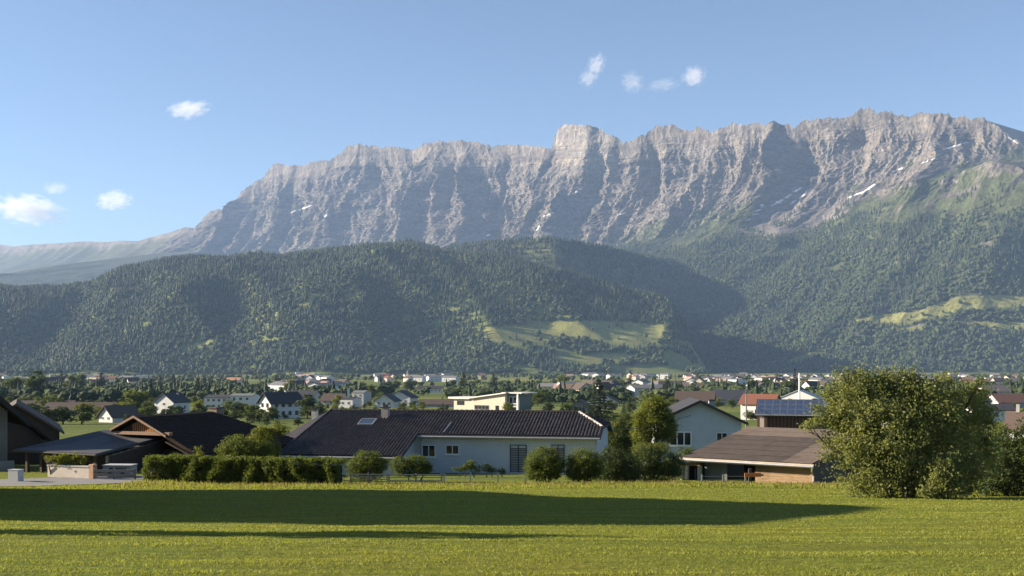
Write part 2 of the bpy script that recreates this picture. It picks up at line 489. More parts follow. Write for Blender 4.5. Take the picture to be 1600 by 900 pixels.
MEADOWS = ([(278, 548), (300, 537), (338, 531), (330, 541), (300, 550)], [(345, 545), (360, 540), (352, 548)], [(455, 486), (475, 470), (490, 458), (500, 462), (480, 478), (462, 492)],
           [(745, 514), (800, 508), (850, 504), (935, 502), (1000, 505), (1042, 510), (1036, 536), (985, 545), (930, 534), (880, 532), (800, 543), (765, 536)],
           [(535, 462), (560, 456), (568, 460), (540, 467)], [(690, 488), (720, 480), (715, 490)], [(840, 560), (960, 552), (1040, 560), (950, 568)], [(700, 566), (760, 560), (750, 568)])
# ---- wooded hills in front of the range
def build_hill(name, sky_pts, toe_pts, Yc, Yt, px0, px1, step, rows, seed, back, tree=0.0, relief=30.0, base=(0.135, 0.160, 0.045)):
    pxs = np.arange(px0, px1, step)
    SK = poly(sky_pts)
    yc = Yc(pxs) if callable(Yc) else np.full(len(pxs), float(Yc))
    yt = Yt(pxs) if callable(Yt) else np.full(len(pxs), float(Yt))
    zc = (HZ - SK(pxs)) / F * yc - tree
    zc = np.maximum(zc, -28)
    q = np.linspace(0, 1, rows)[:, None]
    prof = 0.35 * q + 0.65 * (0.5 - 0.5 * np.cos(np.pi * q ** 0.92)) ** 0.9
    Yf = yt + (yc - yt) * q
    Zf = -30 + (zc + 30) * prof
    nb = 26
    b = np.linspace(0, 1, nb + 1)[1:, None]
    Yb = yc + back * b
    Zb = zc - (zc + 32) * b ** 1.25
    Y = np.concatenate([Yf, Yb]); Z = np.concatenate([Zf, Zb])
    X = (pxs - 800) / F * np.concatenate([Yf, np.broadcast_to(yc, Yb.shape) + (Yb - yc) * 0.6])
    m = np.concatenate([np.broadcast_to(np.sin(np.pi * np.clip(q, 0, 1)) ** 0.7, Yf.shape), np.broadcast_to(0.8 * np.sin(np.pi * np.clip(b * .9 + .05, 0, 1)), Yb.shape)])
    m = m * np.clip((zc + 30) / 150, 0, 1)
    lowr = np.concatenate([np.broadcast_to(1 - sstep(.18, .42, q), Yf.shape), np.zeros(Yb.shape)]) * sstep(700, 770, pxs)
    m = m * (1 - .9 * lowr)
    Z = Z + m * relief * (1.3 * ridged(X / 640 + 0.25 * Y / 900, Y / 1500, seed) + 0.7 * ridged(X / 270 + Y / 900, Y / 520, seed + 1) + 0.35 * fbm(X / 90, Y / 90, seed + 2, 3))
    P = np.stack([X, Y, Z], -1)
    px, py = project(P)
    n1 = fbm(X / 60, Y / 60, seed + 5, 4); n3 = fbm(X / 300, Y / 300, seed + 6, 3)
    col = np.array(base) * (1 + 0.3 * n1 + 0.35 * n3)[..., None]
    hay = sstep(0.1, 0.35, fbm(X / 220, Y / 160, seed + 9, 2))[..., None]
    if base[0] < base[1]: col = col * (1 - 0.5 * hay) + 0.5 * hay * np.array([0.25, 0.225, 0.085])
    if name == 'wooded_hill':
        for pl in MEADOWS: col = np.where(inside(pl, px + 5 * n1, py + 3 * n1)[..., None], np.array([0.215, 0.215, 0.070]) * (1 + .35 * n1 + .3 * n3)[..., None], col)
    me = mesh_np(name, P.reshape(-1, 3), grid_faces(*Y.shape)[:, ::-1], True)
    set_col(me, 'albedo', np.clip(col, .02, .5).reshape(-1, 3))
    o = structure(link(name, me, land_mat(name + '_turf', 0.12, 0.4, 4.0)))
    return P, px, py, o

H1P, H1X, H1Y, hill = build_hill('wooded_hill',
    [(-500, 470), (-200, 455), (0, 449), (60, 447), (130, 444), (160, 432), (200, 416), (250, 404), (300, 399), (360, 401), (430, 398), (520, 389), (600, 384), (650, 382), (700, 390),
     (760, 398), (820, 408), (900, 428), (1000, 453), (1040, 464), (1062, 490), (1085, 530), (1110, 572), (1150, 580), (1250, 580)],
    None, lambda p: np.interp(p, [-500, 500, 1000, 1250], [4300, 4300, 3900, 3600]), lambda p: np.interp(p, [-500, 500, 1000, 1250], [3000, 2950, 3150, 3300]), -500, 1240, 6.0, 110, 71, 1300, tree=16.0)
H2P, H2X, H2Y, hill2 = build_hill('pasture_ridge',
    [(300, 470), (420, 430), (520, 402), (560, 387), (600, 379), (640, 374), (690, 389), (740, 380), (790, 373), (870, 369), (905, 376), (940, 382), (1000, 399), (1060, 407), (1115, 411),
     (1150, 440), (1185, 480), (1215, 540), (1240, 580), (1300, 580)],
    None, lambda p: np.interp(p, [300, 700, 870, 1115, 1240], [5000, 4900, 4700, 5600, 5600]), lambda p: np.interp(p, [300, 700, 870, 1115, 1240], [4100, 4050, 4100, 4700, 4800]), 300, 1300, 6.0, 70, 81, 900, tree=10.0, relief=18.0, base=(0.075, 0.090, 0.036))
H3P, H3X, H3Y, hill3 = build_hill('far_peak',
    [(1380, 330), (1480, 215), (1537, 187), (1600, 206), (1700, 228), (1900, 262), (2100, 300)],
    None, lambda p: np.interp(p, [1380, 1537, 1700, 2100], [6300, 6400, 7700, 8200]), lambda p: np.interp(p, [1380, 1537, 1700, 2100], [5700, 5750, 6400, 6800]), 1380, 2100, 6.0, 60, 95, 800, relief=26.0, base=(0.16, 0.145, 0.13))
# ================================================================== forest
def conifer_far(seed, tiers=5, sides=7):
    r = random.Random(seed); V = []; Fc = []
    for t in range(tiers):
        z0 = 0.06 + 0.78 * t / tiers; z1 = z0 + 0.36
        rr = 0.19 * (1 - t / tiers) ** 0.85 + 0.022
        b = len(V)
        a0 = r.random() * 6
        for s in range(sides):
            k = rr * (0.72 + 0.5 * r.random()); a = a0 + 6.2832 * s / sides
            V.append((k * math.cos(a), k * math.sin(a), z0 + r.uniform(-.03, .03)))
        V.append((r.uniform(-.01, .01), r.uniform(-.01, .01), min(z1, 1.0)))
        for s in range(sides): Fc.append((b + s, b + (s + 1) % sides, b + sides))
    return np.array(V), np.array(Fc)

def leafy_far(seed, n=9):
    """a broadleaf crown of rough lumps on a short stem"""
    r = random.Random(seed); V = []; Fc = []
    for k in range(n):
        bm = bmesh.new(); bmesh.ops.create_icosphere(bm, subdivisions=1, radius=1)
        a = r.random() * 6.283; d = 0.22 * math.sqrt(r.random()); h = r.uniform(0.30, 0.80)
        s = 0.20 * r.uniform(0.7, 1.15) * (1.1 - 0.5 * abs(h - .5))
        o = len(V)
        for v in bm.verts:
            j = r.uniform(0.72, 1.25)
            V.append((d * math.cos(a) + v.co.x * s * j, d * math.sin(a) + v.co.y * s * j, h + v.co.z * s * 0.95 * j))
        for f in bm.faces: Fc.append([o + v.index for v in f.verts])
        bm.free()
    o = len(V)
    for (x, y) in ((.03, 0), (-.015, .026), (-.015, -.026)): V.append((x, y, 0)); V.append((x, y, .4))
    for i in range(3):
        j = (i + 1) % 3
        Fc.append([o + 2 * i, o + 2 * j, o + 2 * j + 1]); Fc.append([o + 2 * i, o + 2 * j + 1, o + 2 * i + 1])
    return np.array(V), np.array(Fc)

M_CON = leaf_mat('spruce_far', (0.020, 0.036, 0.016), (0.044, 0.064, 0.024), 0.0, 0.8, per='object')
M_DEC = leaf_mat('broadleaf_far', (0.030, 0.050, 0.015), (0.066, 0.086, 0.028), 0.0, 0.8, per='object')
proto_col = bpy.data.collections.new('tree_kinds')
for i in range(8):
    if i < 4: v, f = conifer_far(100 + i); m = M_CON
    else: v, f = leafy_far(200 + i); m = M_DEC
    me = mesh_np('far_tree_%d' % i, v, f, False); me.materials.append(m)
    proto_col.objects.link(bpy.data.objects.new('a%d_far_tree' % i, me))

M_DEC_V = leaf_mat('broadleaf_valley', (0.020, 0.036, 0.011), (0.062, 0.082, 0.022), 0.0, 0.8, per='object')
valley_col = bpy.data.collections.new('valley_tree_kinds')
for i in range(8):
    if i < 4: v, f = conifer_far(140 + i); m = M_CON
    else: v, f = leafy_far(240 + i, 13); m = M_DEC_V
    me = mesh_np('valley_tree_%d' % i, v, f, False); me.materials.append(m)
    valley_col.objects.link(bpy.data.objects.new('b%d_valley_tree' % i, me))

def scatter(name, pts, scale, kind, seed=0, protos=None):
    """one object: a tree of one of the eight kinds on every point"""
    me = bpy.data.meshes.new(name)
    n = len(pts)
    me.vertices.add(n); me.vertices.foreach_set('co', np.asarray(pts, np.float32).ravel())
    r = np.random.default_rng(seed)
    def attr(nm, typ, data, key='value'):
        a = me.attributes.new(nm, typ, 'POINT'); a.data.foreach_set(key, np.ascontiguousarray(data).ravel())
    attr('kind_i', 'INT', np.asarray(kind, np.int32))
    attr('sc', 'FLOAT_VECTOR', np.asarray(scale, np.float32), 'vector')
    rot = np.zeros((n, 3), np.float32); rot[:, 2] = r.uniform(0, 6.28, n); rot[:, 0] = r.normal(0, .05, n); rot[:, 1] = r.normal(0, .05, n)
    attr('rot', 'FLOAT_VECTOR', rot, 'vector')
    o = link(name, me)
    ng = bpy.data.node_groups.new(name, 'GeometryNodeTree')
    ng.interface.new_socket('Geometry', in_out='INPUT', socket_type='NodeSocketGeometry')
    ng.interface.new_socket('Geometry', in_out='OUTPUT', socket_type='NodeSocketGeometry')
    N, L = ng.nodes, ng.links
    gi = N.new('NodeGroupInput'); go = N.new('NodeGroupOutput')
    ip = N.new('GeometryNodeInstanceOnPoints'); ci = N.new('GeometryNodeCollectionInfo')
    ci.inputs['Collection'].default_value = protos or proto_col; ci.inputs['Separate Children'].default_value = True
    ip.inputs['Pick Instance'].default_value = True
    def na(nm, t):
        x = N.new('GeometryNodeInputNamedAttribute'); x.data_type = t; x.inputs[0].default_value = nm
        return [s for s in x.outputs if s.enabled][0]
    L.new(gi.outputs[0], ip.inputs['Points']); L.new(ci.outputs[0], ip.inputs['Instance'])
    L.new(na('kind_i', 'INT'), ip.inputs['Instance Index'])
    L.new(na('rot', 'FLOAT_VECTOR'), ip.inputs['Rotation']); L.new(na('sc', 'FLOAT_VECTOR'), ip.inputs['Scale'])
    L.new(ip.outputs[0], go.inputs[0])
    md = o.modifiers.new('trees', 'NODES'); md.node_group = ng
    return stuff(o)

def sample_grid(P, r0, r1, spacing, seed):
    """random points on rows r0..r1 of a grid of positions, about one for each spacing x spacing of plan area"""
    r = np.random.default_rng(seed)
    A = P[r0:r1 - 1, :-1]; B = P[r0:r1 - 1, 1:]; C_ = P[r0 + 1:r1, 1:]; D = P[r0 + 1:r1, :-1]
    area = 0.5 * np.abs((C_ - A)[..., 0] * (D - B)[..., 1] - (C_ - A)[..., 1] * (D - B)[..., 0])
    n = r.poisson(np.minimum(area / spacing ** 2, 12))
    i, j = np.nonzero(n)
    rep = np.repeat(np.arange(len(i)), n[i, j])
    i, j = i[rep], j[rep]
    u = r.random(len(i))[:, None]; v = r.random(len(i))[:, None]
    return (A[i, j] * (1 - u) + B[i, j] * u) * (1 - v) + (D[i, j] * (1 - u) + C_[i, j] * u) * v

def plant(name, pts, keep, conifer, h, seed):
    r = np.random.default_rng(seed)
    pts = pts[keep]; conifer = conifer[keep]
    isC = r.random(len(pts)) < conifer
    kind = np.where(isC, r.integers(0, 4, len(pts)), r.integers(4, 8, len(pts)))
    hh = np.where(isC, r.uniform(0.6, 1.35, len(pts)) * h, r.uniform(0.45, 1.0, len(pts)) * h)
    wd = np.where(isC, hh * r.uniform(0.85, 1.2, len(pts)), hh * r.uniform(1.1, 1.6, len(pts)))
    return scatter(name, pts + np.array([0, 0, -1.0]), np.stack([wd, wd, hh], -1), kind, seed)

# wooded hill
p = sample_grid(H1P, 2, 128, 10.8, 1); px, py = project(p)
nz = fbm(p[:, 0] / 130, p[:, 1] / 130, 301, 3); j = 6 * nz
open_ = np.zeros(len(p), bool)
for pl in MEADOWS:
    open_ |= inside(pl, px + j, py + j * .5)
low = (py > 535) & (px > 800)
keep = (~open_ | (rng.random(len(p)) < 0.035)) & ~(low & (nz < 0.02)) & (p[:, 2] > -29)
con = np.clip(0.35 + 0.55 * sstep(540, 420, py) + 1.7 * fbm(p[:, 0] / 230, p[:, 1] / 230, 302, 4), 0.05, 0.97)
forest1 = plant('forest_on_hill', p, keep, con, 21.0, 2)
tag(forest1, 'dense mixed forest covering the rounded hill below the cliffs', 'forest')
# pasture ridge behind
p = sample_grid(H2P, 8, 92, 11.5, 3); px, py = project(p)
nz = fbm(p[:, 0] / 150, p[:, 1] / 150, 303, 3)
op = inside([(690, 400), (735, 384), (800, 374), (880, 374), (905, 384), (920, 405), (880, 420), (760, 420), (700, 410)], px + 8 * nz, py + 6 * nz) & (nz < -0.05) & (rng.random(len(p)) < .55)
keep = ~op & (p[:, 2] > -25)
forest2 = plant('forest_on_ridge', p, keep, np.clip(0.75 + 0.6 * nz, .1, 1), 20.0, 4)
tag(forest2, 'dark conifers around the pastures on the shaded ridge', 'forest')
# foot of the range
TREE_LINE = poly([(-400, 470), (0, 455), (250, 430), (400, 420), (700, 400), (900, 396), (950, 398), (1000, 395), (1060, 390), (1100, 378), (1150, 369), (1200, 371), (1250, 365), (1300, 355),
                  (1350, 350), (1420, 350), (1450, 338), (1500, 336), (1550, 330), (1600, 326), (1900, 330), (2300, 350)])
p = sample_grid(RP, 200, RP.shape[0] - 2, 11.6, 5); px, py = project(p)
nz = fbm(p[:, 0] / 190, p[:, 1] / 190, 305, 4)
lim = TREE_LINE(px)
pr = np.maximum(sstep(-14, 16, py - lim + 30 * nz), .5 * sstep(.08, .3, nz) * sstep(-75, -10, py - lim))
op = np.zeros(len(p), bool)
for pl in ([(1330, 502), (1370, 492), (1430, 486), (1465, 474), (1500, 462), (1640, 460), (1640, 478), (1560, 482), (1500, 486), (1470, 496), (1430, 507), (1390, 509)],
           [(1490, 505), (1560, 500), (1640, 508), (1640, 516), (1540, 514)], [(1380, 514), (1440, 508), (1460, 512), (1400, 518)], [(1190, 398), (1240, 378), (1260, 382), (1215, 402)],
           [(1225, 566), (1280, 545), (1292, 548), (1250, 570)], [(1500, 450), (1560, 445), (1540, 452)], [(1030, 380), (1080, 366), (1090, 376), (1050, 388)], [(1280, 420), (1330, 405), (1300, 424)]):
    op |= inside(pl, px + 7 * nz, py + 4 * nz)
keep = (rng.random(len(p)) < pr) & (~op | (rng.random(len(p)) < .04)) & (px > 880) & (p[:, 2] > -27) & (px < 1900)
con = np.clip(0.30 + 0.55 * sstep(470, 380, py) + 1.5 * nz, .03, .97)
forest3 = plant('forest_on_mountain', p, keep, con, 21.0, 6)
tag(forest3, 'forest climbing the lower flank of the limestone range', 'forest')
# ================================================================== builders
class MB:
    def __init__(s): s.v = []; s.f = []
    def add(s, vs, fs):
        o = len(s.v); s.v += [tuple(p) for p in vs]; s.f += [tuple(o + i for i in f) for f in fs]; return s
    def box(s, x0, x1, y0, y1, z0, z1):
        return s.add([(x0, y0, z0), (x1, y0, z0), (x1, y1, z0), (x0, y1, z0), (x0, y0, z1), (x1, y0, z1), (x1, y1, z1), (x0, y1, z1)],
                     [(3, 2, 1, 0), (4, 5, 6, 7), (0, 1, 5, 4), (1, 2, 6, 5), (2, 3, 7, 6), (3, 0, 4, 7)])
    def slab(s, pts, t):
        """a flat plate: the polygon pts (counter-clockwise from above), t thick downwards"""
        n = len(pts); lo = [(p[0], p[1], p[2] - t) for p in pts]
        return s.add(list(pts) + lo, [tuple(range(n)), tuple(range(2 * n - 1, n - 1, -1))] + [(i, n + i, n + (i + 1) % n, (i + 1) % n) for i in range(n)])
    def prism(s, pts2, plane, a, b):
        """extrude the outline pts2 [(h, z)] from a to b along x ('x') or y ('y')"""
        n = len(pts2)
        f = (lambda h, z, t: (t, h, z)) if plane == 'x' else (lambda h, z, t: (h, t, z))
        return s.add([f(h, z, a) for h, z in pts2] + [f(h, z, b) for h, z in pts2],
                     [tuple(range(n)), tuple(range(2 * n - 1, n - 1, -1))] + [(i, n + i, n + (i + 1) % n, (i + 1) % n) for i in range(n)])
    def tube(s, pts, r, sides=6):
        rs = r if isinstance(r, (list, tuple)) else [r] * len(pts)
        P = [Vector(p) for p in pts]; o = len(s.v)
        for i, p in enumerate(P):
            d = (P[min(i + 1, len(P) - 1)] - P[max(i - 1, 0)]).normalized()
            a = d.orthogonal().normalized() if abs(d.z) > .9 else d.cross(Vector((0, 0, 1))).normalized()
            b = d.cross(a)
            for k in range(sides):
                t = 6.28318 * k / sides
                s.v.append(tuple(p + (a * math.cos(t) + b * math.sin(t)) * rs[i]))
        for i in range(len(P) - 1):
            for k in range(sides):
                k2 = (k + 1) % sides
                s.f.append((o + i * sides + k, o + i * sides + k2, o + (i + 1) * sides + k2, o + (i + 1) * sides + k))
        s.f.append(tuple(o + k for k in range(sides - 1, -1, -1))); s.f.append(tuple(o + (len(P) - 1) * sides + k for k in range(sides)))
        return s
    def mesh(s, name, mat, smooth=False):
        me = bpy.data.meshes.new(name); me.from_pydata(s.v, [], s.f); me.update()
        bm = bmesh.new(); bm.from_mesh(me); bmesh.ops.recalc_face_normals(bm, faces=bm.faces); bm.to_mesh(me); bm.free()
        if smooth: me.polygons.foreach_set('use_smooth', [True] * len(me.polygons))
        me.materials.append(mat); return me
    def build(s, name, mat, parent=None, loc=None, rz=None, smooth=False):
        return link(name, s.mesh(name, mat, smooth), None, parent, loc, rz)

# ---- leaves
def leaf_quads(C, size, seed, up=0.35, out=None, aspect=0.55, rnd=None):
    """a pointed four-sided leaf at each of the points C"""
    r = np.random.default_rng(seed); n = len(C)
    d = r.normal(size=(n, 3)); d /= np.linalg.norm(d, axis=1)[:, None]
    if out is not None: d = d + out * 0.6
    d[:, 2] += up * r.random(n); d /= np.linalg.norm(d, axis=1)[:, None] + 1e-9
    t = r.normal(size=(n, 3)); t -= (t * d).sum(1)[:, None] * d; t /= np.linalg.norm(t, axis=1)[:, None] + 1e-9
    b = np.cross(d, t)
    s = (np.asarray(size) * r.uniform(0.65, 1.3, n))[:, None]
    V = np.stack([C - t * s * .5, C + b * s * aspect * .5 - t * s * .05, C + t * s * .5 + d * s * .08, C - b * s * aspect * .5 - t * s * .05], 1).reshape(-1, 3)
    Fq = np.arange(4 * n).reshape(n, 4)
    q = r.random(n) if rnd is None else np.clip(0.55 * rnd + 0.45 * r.random(n), 0, 1)
    return V, Fq, q

def leaf_mesh(name, C, size, seed, mat, **k):
    V, Fq, q = leaf_quads(C, size, seed, **k)
    me = mesh_np(name, V, Fq, False)
    a = me.attributes.new('rnd', 'FLOAT', 'FACE'); a.data.foreach_set('value', q.astype(np.float32))
    me.materials.append(mat)
    return me

def lobes_points(lobes, n, seed, clump=0.22, per=26, shell=0.55):
    """leaf positions gathered in sprays through a set of ellipsoids (x, y, z, rx, ry, rz)"""
    r = np.random.default_rng(seed)
    L = np.array(lobes, float)
    vol = (L[:, 3] * L[:, 4] * L[:, 5]) ** 0.72; vol /= vol.sum()
    nc = max(4, n // per)
    k = r.choice(len(L), nc, p=vol)
    d = r.normal(size=(nc, 3)); d /= np.linalg.norm(d, axis=1)[:, None]
    rad_ = (shell + (1 - shell) * r.random(nc)) ** 0.8 * r.choice([1.0, 1.0, 1.0, 1.07, 0.6], nc)
    cc = L[k, :3] + d * L[k, 3:6] * rad_[:, None]
    tone = r.random(nc)
    # sprays of unequal size
    wgt = r.uniform(0.3, 1.6, nc); wgt /= wgt.sum()
    j = r.choice(nc, n, p=wgt)
    off = r.normal(size=(n, 3)) * clump * r.uniform(0.5, 1.25, nc)[j][:, None]
    off[:, 2] *= 0.75
    return cc[j] + off, d[j], tone[j]

G_SP1, G_SP2 = (0.020, 0.034, 0.012), (0.046, 0.066, 0.022)
M_LEAF = leaf_mat('leaf_mid_green', (0.045, 0.072, 0.013), (0.130, 0.160, 0.030), 0.42)
M_LEAF_Y = leaf_mat('leaf_yellow_green', (0.075, 0.100, 0.014), (0.20, 0.215, 0.034), 0.42)
M_LEAF_D = leaf_mat('leaf_dark_green', (0.026, 0.045, 0.012), (0.075, 0.102, 0.025), 0.34)
M_LEAF_G = leaf_mat('leaf_grey_green', (0.080, 0.100, 0.028), (0.215, 0.235, 0.070), 0.45)
M_NEED = leaf_mat('spruce_needles', G_SP1, G_SP2, 0.15)
M_BARK = plain('bark', (0.085, 0.068, 0.052), 0.9, 0.35, 9.0, 0.6)

def limb_mesh(name, trunk_h, r0, tips, seed):
    r = random.Random(seed); mb = MB()
    mb.tube([(0, 0, -0.25), (r.uniform(-.04, .04) * trunk_h, 0, trunk_h * .5), (0, r.uniform(-.04, .04) * trunk_h, trunk_h)], [r0 * 1.25, r0 * .9, r0 * .6], 7)
    for t in tips:
        h = trunk_h * r.uniform(0.45, 0.98); t = Vector(t); a = Vector((0, 0, h)); m = a.lerp(t, .5) + Vector((0, 0, trunk_h * .08))
        mb.tube([a, m, t], [r0 * .5, r0 * .3, r0 * .08], 5)
    return mb.mesh(name, M_BARK, True)

TREE_KINDS = {}
def make_kind(key, kind, seed, n=2600, leaf=0.055):
    """unit-high tree: (trunk mesh, crown mesh)"""
    r = random.Random(seed)
    if kind == 'conifer':
        pts = []; tone = []
        rn = np.random.default_rng(seed)
        for t in range(15):
            z = 0.10 + 0.87 * (t / 14.0); R = 0.20 * (1 - t / 14.2) ** 0.8 + 0.008
            nb_ = max(4, int(11 * (1 - t / 18)))
            for b in range(nb_):
                a = r.random() * 6.283; ln = R * r.uniform(0.65, 1.2)
                m = max(12, int(n / 55 * (0.4 + R * 5)))
                u = rn.random(m) ** 0.7
                q = np.stack([np.cos(a) * ln * u, np.sin(a) * ln * u, z + 0.03 * u - 0.09 * u * u * (ln / .2)], 1) + rn.normal(0, .011, (m, 3))
                pts.append(q); tone.append(np.full(m, r.random()))
        P = np.concatenate(pts); T = np.concatenate(tone)
        crown = leaf_mesh(key + '_crown', P, leaf * .62, seed, M_NEED, rnd=T, aspect=.45)
        trunk = limb_mesh(key + '_trunk', 0.92, 0.016, [], seed)
    else:
        lobes = []
        if kind == 'round':
            for k in range(11):
                a = r.random() * 6.283; d = r.uniform(0.05, 0.27); z = r.uniform(0.20, 0.80); s = r.uniform(0.13, 0.21)
                lobes.append((d * math.cos(a), d * math.sin(a), z, s, s, s * .95))
            lobes.append((r.uniform(-.08, .08), 0, 0.83, .13, .13, .13)); th = 0.4
        elif kind == 'upright':
            for k in range(11):
                a = r.random() * 6.283; z = 0.2 + 0.72 * k / 10; d = r.uniform(0.0, 0.12) * (1.1 - z * .6); s = r.uniform(0.09, 0.14) * (1.25 - 0.6 * z)
                lobes.append((d * math.cos(a), d * math.sin(a), z, s, s, s * 1.3))
            th = 0.7
        else:                                        # bush
            for k in range(12):
                a = r.random() * 6.283; d = r.uniform(0.1, 0.42); z = r.uniform(0.15, 0.62); s = r.uniform(0.18, 0.30)
                lobes.append((d * math.cos(a), d * math.sin(a), z, s, s, s))
            lobes.append((0, 0, .7, .26, .26, .26)); th = 0.35
        P, out, T = lobes_points(lobes, n, seed, clump=0.035, per=18)
        P[:, 2] = np.maximum(P[:, 2], 0.02)
        mat = {'a': M_LEAF, 'y': M_LEAF_Y, 'd': M_LEAF_D, 'g': M_LEAF_G}[key[-1]]
        crown = leaf_mesh(key + '_crown', P, leaf, seed, mat, out=out, rnd=T)
        trunk = limb_mesh(key + '_trunk', th, 0.03 if kind != 'upright' else .02, [l[:3] for l in lobes[::2]], seed)
    TREE_KINDS[key] = (trunk, crown)

for i in range(3): make_kind('spruce_%d' % i, 'conifer', 500 + i)
for i in range(2):
    for c in 'ayd': make_kind('round_%d_%s' % (i, c), 'round', 520 + i * 7 + ord(c), 4200)
for c in 'ay': make_kind('upright_0_%s' % c, 'upright', 560 + ord(c), 2200)
for c in 'ayd': make_kind('bush_0_%s' % c, 'bush', 580 + ord(c), 2400, 0.085)

def tree(name, key, loc, h, w, label, cat='tree', group=None, rz=None):
    """an Empty at the foot with a trunk and a crown"""
    t, c = TREE_KINDS[key]
    nat = {'s': .40, 'r': .80, 'u': .42, 'b': 1.05}[key[0]]
    o = empty(name, loc, random.random() * 6.28 if rz is None else rz)
    k = w / nat
    o.scale = (k, k, h)
    link('trunk', t, None, o); link('crown', c, None, o)
    return tag(o, label, cat, group)
# ================================================================== house kit
WHITE = plain('render_white', (0.57, 0.57, 0.56), 0.85, 0.07, 1.2, dirt=0.10)
CREAM = plain('render_cream', (0.54, 0.46, 0.37), 0.85, 0.07, 1.2, dirt=0.10)
GREYW = plain('render_grey', (0.36, 0.37, 0.375), 0.85, 0.08, 1.2, dirt=0.12)
ROOFD = plain('roof_anthracite', (0.040, 0.040, 0.044), 0.7, 0.3, 4.0, 0.3)
ROOFB = plain('roof_brown', (0.085, 0.062, 0.050), 0.8, 0.3, 4.0, 0.3)
ROOFR = plain('roof_red', (0.17, 0.070, 0.045), 0.8, 0.3, 4.0, 0.3)
ROOFG = plain('roof_grey', (0.15, 0.15, 0.15), 0.8, 0.2, 3.0, 0.2)
ROOFBL = plain('roof_blue', (0.055, 0.085, 0.14), 0.45, 0.2, 2.0)
WOODD = plain('timber_dark', (0.055, 0.040, 0.030), 0.85, 0.35, 3.0, 0.4, streak=(6, 6, 0.6))
WOODM = plain('timber_brown', (0.17, 0.105, 0.060), 0.85, 0.35, 3.0, 0.4, streak=(6, 6, 0.6))
WOODL = plain('timber_pale', (0.30, 0.205, 0.12), 0.88, 0.42, 4.0, 0.5, streak=(0.8, 0.8, 9), dirt=.6)
WOODGY = plain('timber_grey', (0.20, 0.20, 0.185), 0.9, 0.25, 3.0, 0.4, streak=(7, 7, 0.5), dirt=.3)
FRAMEW = plain('frame_white', (0.74, 0.74, 0.72), 0.5, 0.04, 4.0)
FRAMED = plain('frame_dark', (0.05, 0.045, 0.04), 0.6, 0.1, 4.0)
CONC = plain('concrete', (0.40, 0.385, 0.36), 0.9, 0.16, 3.0, 0.3, dirt=.3)
METAL = plain('zinc', (0.42, 0.43, 0.44), 0.45, 0.12, 3.0, metal=0.7)
ASPH = plain('asphalt', (0.085, 0.083, 0.082), 0.9, 0.25, 6.0, 0.4, dirt=.3)

def glass_mat():
    m, N, L, B = nodes_of('window_glass')
    B.inputs['Base Color'].default_value = (0.018, 0.022, 0.026, 1); B.inputs['Roughness'].default_value = 0.06
    B.inputs['Specular IOR Level'].default_value = 0.6
    n = N.new('ShaderNodeTexNoise'); n.inputs['Scale'].default_value = 1.3
    b = N.new('ShaderNodeBump'); b.inputs['Strength'].default_value = 0.04; b.inputs['Distance'].default_value = 0.05
    L.new(n.outputs[0], b.inputs['Height']); L.new(b.outputs[0], B.inputs['Normal'])
    return m
GLASS = glass_mat()

def face_map(face, pos):
    if face == 'f': return lambda a, b, c: (a, pos - c, b)
    if face == 'b': return lambda a, b, c: (-a, pos + c, b)
    if face == 'r': return lambda a, b, c: (pos + c, a, b)
    return lambda a, b, c: (pos - c, -a, b)

def fbox(mb, fm, a0, a1, b0, b1, c0, c1):
    t = MB().box(a0, a1, b0, b1, c0, c1)
    mb.add([fm(*p) for p in t.v], t.f)

def window(parent, face, pos, a, b, w, h, bars=1, frame=None, sill=True, name='window', rows=0, fw=None):
    """window centred at a along the wall, its foot at height b; frame > panes"""
    frame = frame or FRAMEW
    fm = face_map(face, pos); mb = MB(); f = fw or max(0.05, 0.055 * w)
    a0, a1, b0, b1 = a - w / 2, a + w / 2, b, b + h
    fbox(mb, fm, a0, a1, b0, b0 + f, 0, .06); fbox(mb, fm, a0, a1, b1 - f, b1, 0, .06)
    fbox(mb, fm, a0, a0 + f, b0 + f, b1 - f, 0, .06); fbox(mb, fm, a1 - f, a1, b0 + f, b1 - f, 0, .06)
    if sill: fbox(mb, fm, a0 - .06, a1 + .06, b0 - .07, b0 - .002, 0, .12)
    step = (w - f) / (bars + 1)
    for k in range(bars): fbox(mb, fm, a0 + step * (k + 1), a0 + step * (k + 1) + f, b0 + f, b1 - f, 0, .055)
    o = mb.build(name, frame, parent)
    for k in range(bars + 1):
        g = MB(); fbox(g, fm, a0 + step * k + f + .002, a0 + step * (k + 1) - .002, b0 + f + .002, b1 - f - .002, 0.004, .022)
        g.build('pane', GLASS, o)
    return o

